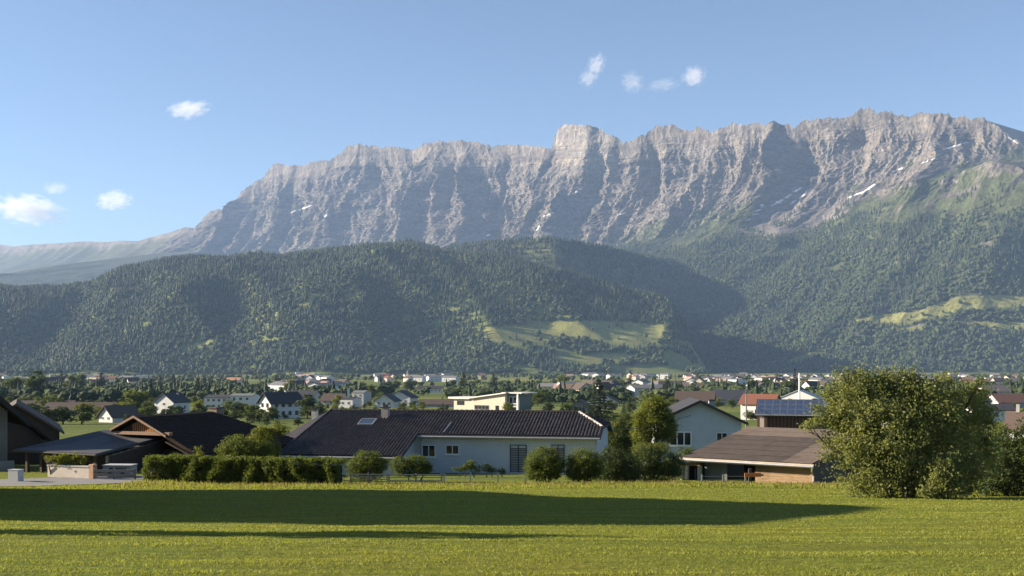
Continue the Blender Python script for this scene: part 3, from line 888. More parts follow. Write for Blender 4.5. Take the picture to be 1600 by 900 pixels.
def gable(name, loc, rz, w, d, hw, hr, label, cat='house', wall=None, roof=None, ridge='x', over=0.5, wins=(), chimney=None, group=None, base=1.5, foot=None, thick=0.22, vergemat=None):
    """house on a w x d plan centred on loc; eaves at hw, ridge hr above them; front is -y"""
    wall = wall or WHITE; roof = roof or ROOFD
    o = empty(name, loc, rz); X, Yh = w / 2, d / 2
    if ridge == 'x':
        out = [(-Yh, -base), (Yh, -base), (Yh, hw), (0, hw + hr), (-Yh, hw)]
        MB().prism(out, 'x', -X, X).build('wall', wall, o)
        half, run = Yh, X
    else:
        out = [(-X, -base), (X, -base), (X, hw), (0, hw + hr), (-X, hw)]
        MB().prism(out, 'y', -Yh, Yh).build('wall', wall, o)
        half, run = X, Yh
    s = hr / half; e = half + over; R = run + over
    z0 = hw - s * over + .03; z1 = hw + hr + .03
    sec = [(-e, z0), (0, z1), (e, z0), (e, z0 + thick), (0, z1 + thick), (-e, z0 + thick)]
    rf = MB().prism(sec, 'x' if ridge == 'x' else 'y', -R, R).build('roof', roof, o)
    if vergemat:
        for sg in (-1, 1):
            for ee in (-1, 1):
                pts = [(ee * e, z0 - .04), (0, z1 - .04), (0, z1 + thick + .02), (ee * e, z0 + thick + .02)]
                MB().prism(pts, 'x' if ridge == 'x' else 'y', sg * (R + .003), sg * (R + .07)).build('verge_board', vergemat, rf)
    for wdef in wins:
        f, a, b, ww, hh = wdef[:5]
        pos = {'f': -Yh, 'b': Yh, 'r': X, 'l': -X}[f]
        window(o, f, pos, a, b, ww, hh, *(wdef[5:]))
    if chimney:
        cx, cy, ch = chimney
        zz = hw + hr * (1 - abs(cy if ridge == 'x' else cx) / half)
        c = MB().box(cx - .3, cx + .3, cy - .3, cy + .3, zz - .5, zz + ch).build('chimney', CONC, o)
        MB().box(cx - .38, cx + .38, cy - .38, cy + .38, zz + ch + .002, zz + ch + .1).build('chimney_cap', ROOFD, c)
    return tag(o, label, cat, group)
# ================================================================== buildings at the edge of the field
class Fr:
    """local axes of a turned building: u to its right, d to its back, origin at a point of the plan, z is absolute minus z0"""
    def __init__(s, x, y, z0, rzdeg):
        s.o = Vector((x, y, 0)); s.z0 = z0; s.rz = rad(rzdeg)
        s.u = Vector((math.cos(s.rz), math.sin(s.rz), 0)); s.d = Vector((-math.sin(s.rz), math.cos(s.rz), 0))
    def root(s, name): return empty(name, (s.o.x, s.o.y, s.z0), s.rz)
    def u_of(s, px, d):
        k = (px - 800) / F; a = s.o + s.d * d
        return (k * a.y - a.x) / (s.u.x - k * s.u.y)
    def depth(s, u, d): return (s.o + s.u * u + s.d * d).y
    def z_of(s, py, u, d): return (HZ - py) / F * s.depth(u, d) - s.z0

def tile_mat(name, col):
    m, N, L, B = nodes_of(name)
    at_ = N.new('ShaderNodeAttribute'); at_.attribute_name = 'rnd'
    geo = N.new('ShaderNodeNewGeometry')
    n = N.new('ShaderNodeTexNoise'); n.inputs['Scale'].default_value = 0.9; n.inputs['Detail'].default_value = 7
    L.new(geo.outputs['Position'], n.inputs['Vector'])
    ad = N.new('ShaderNodeMath'); ad.operation = 'MULTIPLY_ADD'; ad.inputs[1].default_value = .55
    L.new(at_.outputs['Fac'], ad.inputs[0]); L.new(n.outputs[0], ad.inputs[2])
    r = N.new('ShaderNodeValToRGB'); e = r.color_ramp.elements
    e[0].position = .35; e[0].color = (*[c * .6 for c in col], 1); e[1].position = 1.0; e[1].color = (col[0] * 1.75, col[1] * 1.65, col[2] * 1.55, 1)
    L.new(ad.outputs[0], r.inputs[0]); L.new(r.outputs[0], B.inputs['Base Color'])
    B.inputs['Roughness'].default_value = 0.55; B.inputs['Specular IOR Level'].default_value = 0.35
    return m
TILE = tile_mat('roof_tile_dark', (0.030, 0.026, 0.027))

def tiles(name, org, ud, sd, keep, u0, u1, s1, parent, mat, tw=0.25, th=0.36, seed=0):
    """roof tiles: org = eave point, ud along the eave, sd up the slope; keep(u, s) says whether a tile lies there"""
    r = random.Random(seed); V = []; Fq = []; Q = []
    org, ud, sd = Vector(org), Vector(ud).normalized(), Vector(sd).normalized(); n = ud.cross(sd).normalized()
    if n.z < 0: n = -n
    prof = [(0, 0.0), (.12, .020), (.40, .075), (.68, .065), (.86, .006), (1.0, .002)]
    ns = int(s1 / th) + 1
    for i in range(int((u1 - u0) / tw) + 1):
        for k in range(ns):
            u = u0 + i * tw; s = k * th
            if not keep(u + tw / 2, s + th / 2): continue
            j = r.uniform(-.006, .006); o = len(V)
            for (ss, lift) in ((s - .03, .045 + j), (s + th, .008)):
                for (a, h) in prof: V.append(org + ud * (u + a * tw) + sd * ss + n * (h + lift))
            for (a, h) in prof: V.append(org + ud * (u + a * tw) + sd * (s - .028) + n * (h + .006))
            m = len(prof)
            for a in range(m - 1):
                Fq.append((o + a, o + a + 1, o + m + a + 1, o + m + a)); Fq.append((o + 2 * m + a, o + 2 * m + a + 1, o + a + 1, o + a))
            q = r.random(); Q += [q] * (2 * (m - 1))
    me = mesh_np(name, [tuple(v) for v in V], Fq, False)
    a = me.attributes.new('rnd', 'FLOAT', 'FACE'); a.data.foreach_set('value', np.array(Q, np.float32))
    me.materials.append(mat)
    return stuff(link(name, me, None, parent))

# ---- long white bungalow with the dark tiled hip roof
Z0 = -8.1
fr = Fr(6.29, 80.0, Z0, -11.0)
H = fr.root('bungalow')
BUNG = plain('render_blue_white', (0.49, 0.52, 0.545), 0.85, 0.07, 1.2, dirt=0.12)
tag(H, 'long white bungalow with dark tiled hip roof behind the round bushes', 'house')
eaz = -5.27 - Z0; D_ = 4.8; sl = 1.57 / 4.8; rz_ = eaz + 1.57
uL = -13.69; uW = uL - 9.42; FWD = 4.0
ridgeR, ridgeL = -2.04, fr.u_of(518, D_)
# roof deck planes
def rp(u, d): return (u, d, eaz + sl * d if d <= D_ else eaz + sl * (2 * D_ - d))
cf, cb = 1.9, 7.7
back_left = (fr.u_of(420, 5.6), 5.6)
blz = fr.z_of(695, *back_left)
t = 0.16
deck = MB()
deck.slab([rp(uL, 0), rp(0.1, 0), rp(.1, cf), rp(ridgeR, D_), rp(ridgeL, D_), rp(uW, -FWD), rp(uL, -FWD)], t)
deck.slab([rp(.1, cf), (.1, cb, rp(0, cb)[2]), rp(ridgeR, D_)], t)
deck.slab([rp(ridgeR, D_), (.1, cb, rp(0, cb)[2]), (.1, 9.6, eaz), (uL - 5, 9.6, eaz), rp(ridgeL, D_)], t)
deck.slab([rp(uW, -FWD), rp(ridgeL, D_), (back_left[0], back_left[1], blz)], t)
deck.slab([(back_left[0], back_left[1], blz), rp(ridgeL, D_), (uL - 5, 9.6, eaz)], t)
roof = deck.build('roof', ROOFD, H)
sdir = Vector((0, 1, sl)).normalized(); k_s = math.sqrt(1 + sl * sl)
def keepF(u, s):
    d = s / k_s - FWD
    if d > D_ - .05: return False
    if u > uL: 
        if d < 0: return False
        lim = .1 if d < cf else .1 + (ridgeR - .1) * (d - cf) / (D_ - cf)
        return u < lim
    return u > uW + (ridgeL - uW) * (d + FWD) / (D_ + FWD)
tiles('roof_tiles', rp(0, -FWD), (1, 0, 0), sdir, keepF, uW, 0.1, (D_ + FWD) * k_s, roof, TILE, seed=1)
# left hip
a_, b_ = Vector(rp(uW, -FWD)), Vector((back_left[0], back_left[1], blz)); apex = Vector(rp(ridgeL, D_))
eu = (a_ - b_).normalized(); nrm = (apex - a_).cross(b_ - a_).normalized(); es = nrm.cross(eu).normalized()
if es.z < 0: es = -es
def keepH(u, s):
    au, as_ = (apex - b_).dot(eu), (apex - b_).dot(es); Lh = (a_ - b_).length
    f = s / as_
    return 0 <= f <= 1 and au * f < u < Lh + (au - Lh) * f
tiles('roof_tiles', b_, eu, es, keepH, 0, (a_ - b_).length, (apex - b_).dot(es), roof, TILE, seed=2)
# right half hip
a_, b_ = Vector((.1, cb, rp(0, cb)[2])), Vector(rp(.1, cf)); apex = Vector(rp(ridgeR, D_))
eu2 = (a_ - b_).normalized(); es2 = Vector((-1, 0, (apex.z - b_.z) / 2.14)).normalized(); Lh2 = (a_ - b_).length; as2 = (apex - b_).dot(es2); au2 = (apex - b_).dot(eu2)
tiles('roof_tiles', b_, eu2, es2, lambda u, s: s / as2 <= 1 and au2 * s / as2 < u < Lh2 + (au2 - Lh2) * s / as2, 0, Lh2, as2, roof, TILE, seed=3)
# ridge and hip cappings, one tile after another
def capping(p, q, r=.11, L_=.4):
    p, q = Vector(p), Vector(q); n = max(1, int((q - p).length / L_)); mb = MB()
    for i in range(n):
        a = p.lerp(q, i / n); b = p.lerp(q, (i + 1.08) / n)
        mb.tube([a + Vector((0, 0, .03)), b + Vector((0, 0, .05))], [r, r * 1.15], 8)
    return mb
capping(rp(ridgeL, D_), rp(ridgeR, D_)).build('ridge_tiles', TILE, roof)
capping(rp(uW, -FWD), rp(ridgeL, D_)).build('hip_tiles', TILE, roof)
capping(rp(.1, cf), rp(ridgeR, D_), .10).build('hip_tiles', plain('mortar_pale', (.42, .39, .35), .9, .2, 5), roof)
# walls
wz = -1.2
MB().box(uL - 8.4, -.25, 0.55, 9.0, wz, eaz - .02).build('wall', BUNG, H)
MB().prism([(0.55, eaz - .018), (9.0, eaz - .018), (8.9, eaz + .05), (cb - .1, rp(0, cb)[2] - .2), (cf + .1, rp(0, cf)[2] - .2), (.65, eaz + .05)], 'x', -.45, -.25).build('gable_wall', BUNG, H)
MB().box(uW + .9, uL - .35, -FWD + .6, 0.547, wz, eaz - sl * FWD + .1).build('wing_wall', BUNG, H)
MB().prism([(-FWD + .6, eaz - sl * FWD + .102), (.547, eaz - sl * FWD + .102), (.547, eaz - .05)], 'x', uL - .55, uL - .352).build('wing_wall', BUNG, H)
# gutters and downpipes
g = MB().tube([(uL, -.07, eaz - .12), (.1, -.07, eaz - .12)], .07, 8); g.build('gutter', METAL, H)
MB().tube([(uW, -FWD - .07, eaz - sl * FWD - .12), (uL - .05, -FWD - .07, eaz - sl * FWD - .12)], .07, 8).build('gutter', METAL, H)
MB().tube([(-.15, .02, eaz - .15), (-.2, .45, eaz - .5), (-.2, .45, wz)], .05, 8).build('downpipe', METAL, H)
MB().tube([(uL + .22, .02, eaz - .15), (uL + .22, .45, eaz - .5), (uL + .22, .45, wz)], .05, 8).build('downpipe', METAL, H)
MB().box(uL, .0, -.02, .5, eaz - .17, eaz - .10).build('soffit', plain('soffit_grey', (.33, .33, .32), .8, .08, 3), H)
MB().prism([(0, eaz - .2), (cf, rp(0, cf)[2] - .2), (cf, rp(0, cf)[2] + .02), (0, eaz + .02)], 'x', .105, .16).build('verge_board', FRAMED, H)
MB().prism([(9.6, eaz - .2), (cb, rp(0, cb)[2] - .2), (cb, rp(0, cb)[2] + .02), (9.6, eaz + .02)], 'x', .105, .16).build('verge_board', GREYW, H)
def wpx(x0, x1, y0, y1, bars, **k):
    u0, u1 = fr.u_of(x0, .55), fr.u_of(x1, .55)
    zt, zb_ = fr.z_of(y0, (u0 + u1) / 2, .55), fr.z_of(y1, (u0 + u1) / 2, .55)
    return window(H, 'f', .55, (u0 + u1) / 2, zb_, u1 - u0, zt - zb_, bars, **k)
wpx(659.5, 680.5, 695, 714, 1); wpx(696.5, 717.5, 695, 710, 1)
wpx(934 + 4, 934 + 5, 690, 699, 0) if False else None
SHUT = plain('shutter_grey', (.12, .135, .14), .6, .1, 3)
def shutter(x0, x1, y0, y1):
    u0, u1 = fr.u_of(x0, .55), fr.u_of(x1, .55); um = (u0 + u1) / 2
    zt, zb_ = fr.z_of(y0, um, .55), fr.z_of(y1, um, .55)
    o = MB(); fm = face_map('f', .55)
    for (a0, a1, b0, b1) in ((u0, u0 + .05, zb_, zt), (u1 - .05, u1, zb_, zt), (u0 + .05, u1 - .05, zt - .05, zt), (um - .03, um + .03, zb_, zt - .05)): fbox(o, fm, a0, a1, b0, b1, 0, .07)
    o = o.build('shutter', FRAMED, H)
    n = int((zt - zb_) / .13)
    for side in ((u0 + .052, um - .032), (um + .032, u1 - .052)):
        m = MB()
        fbox(m, fm, side[0], side[1], -.06, .06, -.01, .01)
        sl_me = None
        for q in range(n - 1):
            zc_ = zb_ + .07 + q * (zt - zb_ - .1) / n
            if sl_me is None:
                mm = MB(); mm.add([(side[0], -.005, -.05), (side[1], -.005, -.05), (side[1], -.045, .05), (side[0], -.045, .05), (side[0], .01, -.05), (side[1], .01, -.05), (side[1], -.03, .05), (side[0], -.03, .05)],
                                  [(0, 1, 2, 3), (7, 6, 5, 4), (0, 4, 5, 1), (3, 2, 6, 7), (0, 3, 7, 4), (1, 5, 6, 2)])
                sl_me = mm.mesh('slat', SHUT)
            link('slat', sl_me, None, o, (0, .55, zc_))
shutter(797, 823, 695, 738); shutter(862, 882, 695, 738)
# chimneys, roof window
def chimney(px, pyt, d, w, parent, mat):
    u = fr.u_of(px, d); zt = fr.z_of(pyt, u, d); zb_ = rp(u, d)[2] - .4
    c = MB().box(u - w, u + w, d - w, d + w, zb_, zt).build('chimney', mat, parent)
    MB().box(u - w - .08, u + w + .08, d - w - .08, d + w + .08, zt + .002, zt + .07).build('chimney_cap', FRAMED, c)
    MB().box(u - w + .1, u + w - .1, d - w + .1, d + w - .1, zt + .072, zt + .26).build('chimney_pot', FRAMED, c)
chimney(602.5, 637, 3.4, .27, H, plain('chimney_pink', (.36, .31, .28), .9, .15, 4, .3))
chimney(492, 641, 7.4, .22, H, plain('chimney_pale', (.50, .46, .42), .9, .1, 4, .3))
su = fr.u_of(572, 1.9); M = Matrix.Translation((su, 2.2, rp(su, 2.2)[2])) @ Matrix.Rotation(math.atan(sl), 4, 'X')
def onslope(mb): mb.v = [tuple(M @ Vector(p)) for p in mb.v]; return mb
sk = onslope(MB().box(-.62, .62, -.62, -.54, .0, .17).box(-.62, .62, .54, .62, 0, .17).box(-.62, -.54, -.538, .538, 0, .17).box(.54, .62, -.538, .538, 0, .17)).build('roof_window', METAL, H)
SKYG = bpy.data.materials.new('roof_glass'); SKYG.use_nodes = True
b_ = SKYG.node_tree.nodes['Principled BSDF']; b_.inputs['Base Color'].default_value = (.10, .13, .16, 1); b_.inputs['Roughness'].default_value = .08; b_.inputs['Metallic'].default_value = .75
onslope(MB().box(-.535, .535, -.535, .535, .10, .14)).build('pane', SKYG, sk)
MB().tube([Vector(rp(fr.u_of(693, .2), .2)) + Vector((0, 0, .14)), Vector(rp(fr.u_of(705, 2.2), 2.2)) + Vector((0, 0, .14))], .035, 6).build('lightning_rod', METAL, roof)

# ---- timber shed with the low sheet roof
Z0 = -7.9
fs = Fr(10.96, 71.0, Z0, -35.0); S = fs.root('timber_shed')
tag(S, 'low timber shed with wide brown sheet roof left of the big bushy tree', 'shed')
ez = -5.96 - Z0; W_, DD = 8.69, 10.95; zbk = -4.52 - Z0; ss = (zbk - ez) / DD
def sp_(u, d, h=0): return (u, d, ez + ss * d + h)
deck = MB().slab([sp_(-.05, -.05, -.05), sp_(W_ + .05, -.05, -.05), sp_(W_ + .05, DD, -.05), sp_(-.05, DD, -.05)], .10).build('roof', WOODD, S)
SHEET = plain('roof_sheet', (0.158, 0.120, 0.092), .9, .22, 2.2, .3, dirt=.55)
SHEET_SHADOW = plain('roof_sheet_shadowed', (0.078, 0.060, 0.049), .9, .25, 2.2, .3, dirt=.5)  # darker colour paints the shadow lying across the shed roof
rs = random.Random(4); nu, nd = 9, 7
for i in range(nu):
    for k in range(nd):
        u0, u1 = i * W_ / nu, (i + 1) * W_ / nu; d0, d1 = k * DD / nd - .05, (k + 1) * DD / nd
        h = .004 + rs.uniform(0, .012)
        MB().slab([sp_(u0, d0, h + .035), sp_(u1 - .012, d0, h + .03), sp_(u1 - .012, d1 + .04, h - .002), sp_(u0, d1 + .04, h)], .018).build('roof_sheet', SHEET_SHADOW if (k <= 4 and i <= 6) else SHEET, deck)
MB().box(-.1, W_ + .1, -.16, -.06, ez - .26, ez - .02).build('fascia', plain('fascia_pale', (.47, .40, .32), .85, .25, 3, .3, streak=(1, 1, 5), dirt=.4), S)
MB().prism([(-.05, ez - .24), (DD, zbk - .24), (DD, zbk - .02), (-.05, ez - .02)], 'x', W_ + .055, W_ + .12).build('verge_board', WOODD, S)
MB().tube([(0, -.22, ez - .14), (W_ + .1, -.22, ez - .16)], .06, 8).build('gutter', METAL, S)
MB().tube([(W_ + .05, -.22, ez - .2), (W_ - .02, -.1, ez - .42), (W_ - .06, .30, ez - .75), (W_ - .06, .30, -.3)], .05, 8).build('downpipe', METAL, S)
uu = lambda px: fs.u_of(px, .5)
def planks(parent, face, pos, a0, a1, z0, ztop, mat, seed, wd=.17):
    """horizontal weatherboards, each board a piece of its own"""
    r = random.Random(seed); fm = face_map(face, pos); n = int((ztop(.5 * (a0 + a1)) - z0) / wd)
    for q in range(n + 2):
        b0 = z0 + q * wd; m = MB(); j = r.uniform(0, .012)
        za0, za1 = ztop(a0), ztop(a1)
        if b0 >= max(za0, za1) - .02: break
        t0, t1 = min(b0 + wd - .012, za0), min(b0 + wd - .012, za1)
        if t0 <= b0 or t1 <= b0:
            f = (b0 + .01 - min(za0, za1)) / (abs(za1 - za0) + 1e-6)
            c0, c1 = (a0 + (a1 - a0) * f, a1) if za1 > za0 else (a0, a1 - (a1 - a0) * f)
            t0, t1 = (b0 + .01, t1) if za1 > za0 else (t0, b0 + .01)
        else: c0, c1 = a0, a1
        P = [fm(c0, b0, 0), fm(c1, b0, 0), fm(c1, t1, 0), fm(c0, t0, 0), fm(c0, b0, .03 + j), fm(c1, b0, .03 + j), fm(c1, t1, .018 + j), fm(c0, t0, .018 + j)]
        m.add(P, [(3, 2, 1, 0), (4, 5, 6, 7), (0, 1, 5, 4), (1, 2, 6, 5), (2, 3, 7, 6), (3, 0, 4, 7)])
        m.build('plank', mat, parent)
uA, uB, uC, uD = uu(1070), uu(1097), uu(1132), uu(1180)
FLOOR = -1.2
bw = MB().box(uC, W_ - .3, 3.6, 3.7, FLOOR, ez + .2).build('back_wall', WOODD, S)
fw_ = MB().box(uD, W_ - .26, .52, .60, FLOOR, ez - .12).build('front_wall', WOODM, S)
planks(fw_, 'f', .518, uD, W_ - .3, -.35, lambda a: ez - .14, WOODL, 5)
MB().box(W_ - .3, W_ - .16, .40, .54, FLOOR, ez - .1).build('corner_post', WOODL, S)
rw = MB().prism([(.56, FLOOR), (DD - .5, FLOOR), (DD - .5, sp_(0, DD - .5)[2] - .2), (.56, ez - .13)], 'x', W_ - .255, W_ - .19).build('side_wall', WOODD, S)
planks(rw, 'r', W_ - .188, .62, 6.2, -.35, lambda a: sp_(0, a)[2] - .2, plain('plank_shaded', (.10, .078, .058), .85, .3, 4, .4, streak=(.8, .8, 9), dirt=.3), 6)  # side planks darker than the front ones, shade put into their colour
MB().box(W_ - .185, W_ - .12, 6.25, 6.45, FLOOR, sp_(0, 6.3)[2] - .2).build('door_post', WOODM, S)
MB().prism([(.56, FLOOR), (DD - .5, FLOOR), (DD - .5, sp_(0, DD - .5)[2] - .2), (.56, ez - .13)], 'x', .25, .31).build('side_wall', WOODD, S)
pan = MB().box(uB, uC, .9, .96, FLOOR, ez - .35).build('door_panel', plain('panel_slate', (.13, .14, .145), .8, .15, 2), S)
for px in (1068.5, 1075.5):
    MB().box(uu(px) - .1, uu(px) + .1, .2, .38, FLOOR, ez - .55).build('post', plain('post_white', (.58, .54, .48), .8, .15, 3, dirt=.3), S)
MB().box(uu(1094) - .13, uu(1094) + .13, .35, .55, FLOOR, ez - .5).build('post', GREYW, S)
MB().box(uu(1068) - .2, uu(1097), .15, .4, ez - .548, ez - .36).build('lintel', WOODM, S)
MB().box(uu(1066), uu(1100), 1.6, 1.7, FLOOR, ez - .2).build('back_wall', WOODD, S)
MB().box(uu(1083) - .04, uu(1083) + .04, .8, .88, FLOOR, ez - .8).build('post', WOODGY, S)
# sheet canopy beside the shed
c0 = Vector((7.6, 70.6, -6.55)); cw = MB()
cw.slab([(-.2, -.5, -.10), (1.9, -.7, .27), (1.9, .9, .27), (-.2, 1.1, -.10)], .04)
cano = empty('lean_to_canopy', (9.15, 71.3, gz(9.15, 71.3)), 0)
cw = MB().slab([(-.75, -.5, .98), (1.5, -.7, 1.42), (1.5, .9, 1.42), (-.75, 1.1, .98)], .05); cw.build('sheet', METAL, cano)
for (x, y, h) in ((-.6, -.4, .95), (-.6, .95, .95), (1.35, -.5, 1.32), (1.35, .8, 1.32)): MB().box(x - .04, x + .04, y - .04, y + .04, -.3, h).build('post', WOODGY, cano)
tag(cano, 'thin sloping metal canopy on posts at the left end of the timber shed', 'canopy')
# orange bar on a dark post
pp = at(1172, 64.5); ob = empty('barrier_post', pp)
MB().box(-.09, .09, -.09, .09, -.3, .95).build('post', FRAMED, ob)
MB().box(-.35, .62, -.16, -.092, .48, .70).build('arm', plain('paint_orange', (.55, .19, .05), .6, .15, 3, dirt=.3), ob)
MB().box(.622, .76, -.15, -.1, .53, .63).build('arm_tip', FRAMED, ob)
tag(ob, 'dark post with an orange arm before the plank wall of the shed', 'barrier')

# ---- white gabled house behind the shed
gx, gY = (1099 - 800) / F * 102, 102.0
zb_ = -8.95
e_h = row_z(664, gY) - zb_; p_h = row_z(628, gY) - row_z(661, gY)
gw = gable('gabled_house', (gx, gY + 5, zb_), rad(-4), 7.7, 10.0, e_h + .25, p_h - .15, 'white gabled house with dark verge boards behind the timber shed', ridge='y', over=.55, roof=ROOFD, wall=BUNG,
           wins=[('f', -1.75, row_z(697, gY) - zb_, 2.05, 1.35, 2), ('f', 2.05, row_z(691, gY) - zb_, 1.0, .9, 1)], vergemat=FRAMED, chimney=(2.0, 3.0, .9))

# ---- building under the blue solar roof
sY = 118.0; zb_ = gz((1225 - 800) / F * sY, sY)
so = empty('solar_building', ((1232 - 800) / F * sY, sY, zb_), rad(-16))
tag(so, 'brown boarded building with a blue solar panel roof behind the shed', 'building')
zt, zl = row_z(624, sY + 3) - zb_, row_z(648, sY) - zb_
MB().prism([(.35, -1), (6.5, -1), (6.5, zl + .3), (3.3, zt - .12), (.35, zl - .05)], 'x', -3.3, 3.9).build('wall', plain('boards_red_brown', (.10, .045, .030), .85, .3, 3, .3, streak=(7, 7, .5)), so)
rf = MB().slab([(-3.5, -.3, zl), (4.1, -.3, zl), (4.1, 3.3, zt), (-3.5, 3.3, zt)], .16)
rf.slab([(-3.5, 3.303, zt), (4.1, 3.303, zt), (4.1, 6.9, zl), (-3.5, 6.9, zl)], .16)
rf = rf.build('roof', ROOFD, so)
PV = bpy.data.materials.new('solar_cell'); PV.use_nodes = True
N, L = PV.node_tree.nodes, PV.node_tree.links; B = N['Principled BSDF']
tc = N.new('ShaderNodeTexCoord'); br = N.new('ShaderNodeTexBrick'); br.offset = 0; br.inputs['Scale'].default_value = 1
br.inputs['Brick Width'].default_value = .16; br.inputs['Row Height'].default_value = .16; br.inputs['Mortar Size'].default_value = .008
br.inputs['Color1'].default_value = (.020, .038, .085, 1); br.inputs['Color2'].default_value = (.025, .045, .098, 1); br.inputs['Mortar'].default_value = (.10, .12, .16, 1)
L.new(tc.outputs['Object'], br.inputs['Vector']); L.new(br.outputs[0], B.inputs['Base Color']); B.inputs['Roughness'].default_value = .22
sl2 = (zt - zl) / 3.6; tl = math.atan(sl2); ln = 3.6 / math.cos(tl)
pm = MB().box(-.36, .36, -.56, .56, 0, .04).mesh('solar_panel', PV)
fmm = MB().box(-.385, .385, -.585, -.562, 0, .046).box(-.385, .385, .562, .585, 0, .046).box(-.385, -.362, -.56, .56, 0, .046).box(.362, .385, -.56, .56, 0, .046).mesh('frame', METAL)
for i in range(9):
    for k in range(3):
        s_ = .62 + k * 1.19
        pn = link('solar_panel', pm, None, rf, (-2.95 + i * .815, -.3 + math.cos(tl) * s_, zl + .03 + math.sin(tl) * s_))
        pn.rotation_euler = (tl, 0, 0); link('frame', fmm, None, pn)
MB().tube([(-3.5, -.36, zl - .05), (4.1, -.36, zl - .05)], .07, 8).build('gutter', METAL, so)
MB().box(-3.0, -2.55, -.2, .2, -1, zl - .25).build('pillar', plain('pillar_pale', (.55, .50, .42), .85, .1, 3), so)
for i in range(16):
    MB().box(-2.3 + i * .38, -2.3 + i * .38 + .12, .29, .347, -1, zl - .2).build('batten', WOODM, so)

# ---- brown farm buildings on the left
zb_ = -7.3
ff = Fr(-25.8, 75.0, zb_, -24.0); B_ = ff.root('farmhouse')
tag(B_, 'dark brown timber farmhouse with a sunlit slatted gable and low lean-to', 'farmhouse')
zr = row_z(650, 75) - zb_; ze = -5.95 - zb_; hl = 5.4; RL = 8.0; sR = (zr - ze) / hl
hLf = (zr - (row_z(671, 75.5) - zb_)) / sR
roofm = plain('roof_dark_brown', (0.036, 0.026, 0.020), .95, .35, 3, .35, spec=.1)
rf = MB().slab([(0, 0, zr), (hl, 0, ze), (hl, RL + 4.5, ze), (0, RL, zr)][::1], .2)
rf.slab([(0, -.001, zr), (0, RL, zr), (-hl, RL + 4.5, ze), (-hl, 3.2, ze), (-hLf, 3.2, zr - sR * hLf), (-hLf, -.001, zr - sR * hLf)], .2)
rf.slab([(0, RL, zr), (hl, RL + 4.5, ze), (-hl, RL + 4.5, ze)], .2)
rf = rf.build('roof', roofm, B_)
# courses of tiles laid over the right-hand slope
for q in range(17):
    t0, t1 = q / 17, (q + 1) / 17
    MB().slab([(hl * t0, -.02, zr - (zr - ze) * t0 + .012), (hl * t1 + .02, -.02, zr - (zr - ze) * t1 + .055), (hl * t1 + .02, RL + 4.5 * t1, zr - (zr - ze) * t1 + .055), (hl * t0, RL + 4.5 * t0, zr - (zr - ze) * t0 + .012)], .03).build('tile_course', roofm, rf)
VERGE = plain('verge_sunlit', (.24, .155, .10), .8, .2, 4)
for sg, hh in ((1, hl * .52), (-1, hLf)):
    MB().prism([(0, zr - .12), (sg * hh, zr - sR * hh - .12), (sg * hh, zr - sR * hh + .03), (0, zr + .04)], 'y', -.10, -.025).build('verge_board', VERGE, B_)
yb = .42; zbeam = row_z(673, 76) - zb_
MB().prism([(-hLf + .3, zbeam), (hl * .50, zbeam), (0, zr - .3)], 'y', yb, yb + .08).build('gable_wall', WOODD, B_)
MB().box(-hLf + .2, hl * .55, yb - .35, yb - .02, zbeam - .22, zbeam - .002).build('tie_beam', VERGE, B_)
SLAT_LIT = plain('slat_larch_lit', (.42, .20, .07), .8, .25, 3, .3, streak=(6, 6, .6))
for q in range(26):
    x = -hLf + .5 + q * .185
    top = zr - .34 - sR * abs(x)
    if top > zbeam + .05: MB().box(x, x + .10, yb - .06, yb - .003, zbeam + .002, top).build('slat', SLAT_LIT if x > -.6 else WOODD, B_)  # orange slats for the sunlit half, dark timber paints the shaded half
MB().box(-hl + 1.0, hl - .7, 1.3, RL + 3.0, -1.2, ze + .1).build('wall', WOODD, B_)
chu = ff.u_of(338, 8.6)
c = MB().box(chu - .35, chu + .35, 8.2, 9.0, zr - 1, row_z(638, ff.depth(chu, 8.6)) - zb_).build('chimney', plain('chimney_brown', (.20, .15, .12), .9, .2, 4, .3), B_)
MB().box(chu - .42, chu + .42, 8.13, 9.07, row_z(638, ff.depth(chu, 8.6)) - zb_ + .002, row_z(638, ff.depth(chu, 8.6)) - zb_ + .1).build('chimney_cap', FRAMED, c)
# front rooms right of the lean-to
window(B_, 'f', 1.298, ff.u_of(279, 1.3), .35, .8, 1.25, 0, FRAMED); window(B_, 'f', 1.298, ff.u_of(318, 1.3), .3, .8, 1.3, 0, FRAMED)
MB().box(ff.u_of(285, 1.2), ff.u_of(294, 1.2), 1.22, 1.296, -.9, 1.35).build('door', GREYW, B_)
MB().box(ff.u_of(271, 1.2), ff.u_of(276, 1.2), 1.2, 1.296, -.9, 1.4).build('post', WOODM, B_)
MB().slab([(hl * .50, .0, ze + .80), (hl + .1, -.6, ze - .05), (hl + .1, 1.29, ze - .05), (hl * .50, 1.29, ze + .82)], .1).build('porch_roof', roofm, B_)
# lean-to roof in the front
def wl(px, py, Y): return Vector(((px - 800) / F * Y, Y, row_z(py, Y)))
inv = Matrix.Translation((ff.o.x, ff.o.y, zb_)) @ Matrix.Rotation(ff.rz, 4, 'Z'); inv = inv.inverted()
A1, B1, C1, D1 = [inv @ wl(*q) for q in ((163, 671.5, 76.5), (271, 677.5, 77.0), (150, 709, 69.5), (22, 702, 71.5))]
lr = MB().slab([tuple(D1), tuple(C1), tuple(B1), tuple(A1)], .16).build('lean_to_roof', plain('felt_blue_grey', (.062, .066, .072), .75, .22, 1.2, .25, dirt=.3), B_)
MB().tube([D1 + Vector((0, -.05, -.1)), C1 + Vector((0, -.05, -.1))], .05, 8).build('gutter', FRAMED, lr)
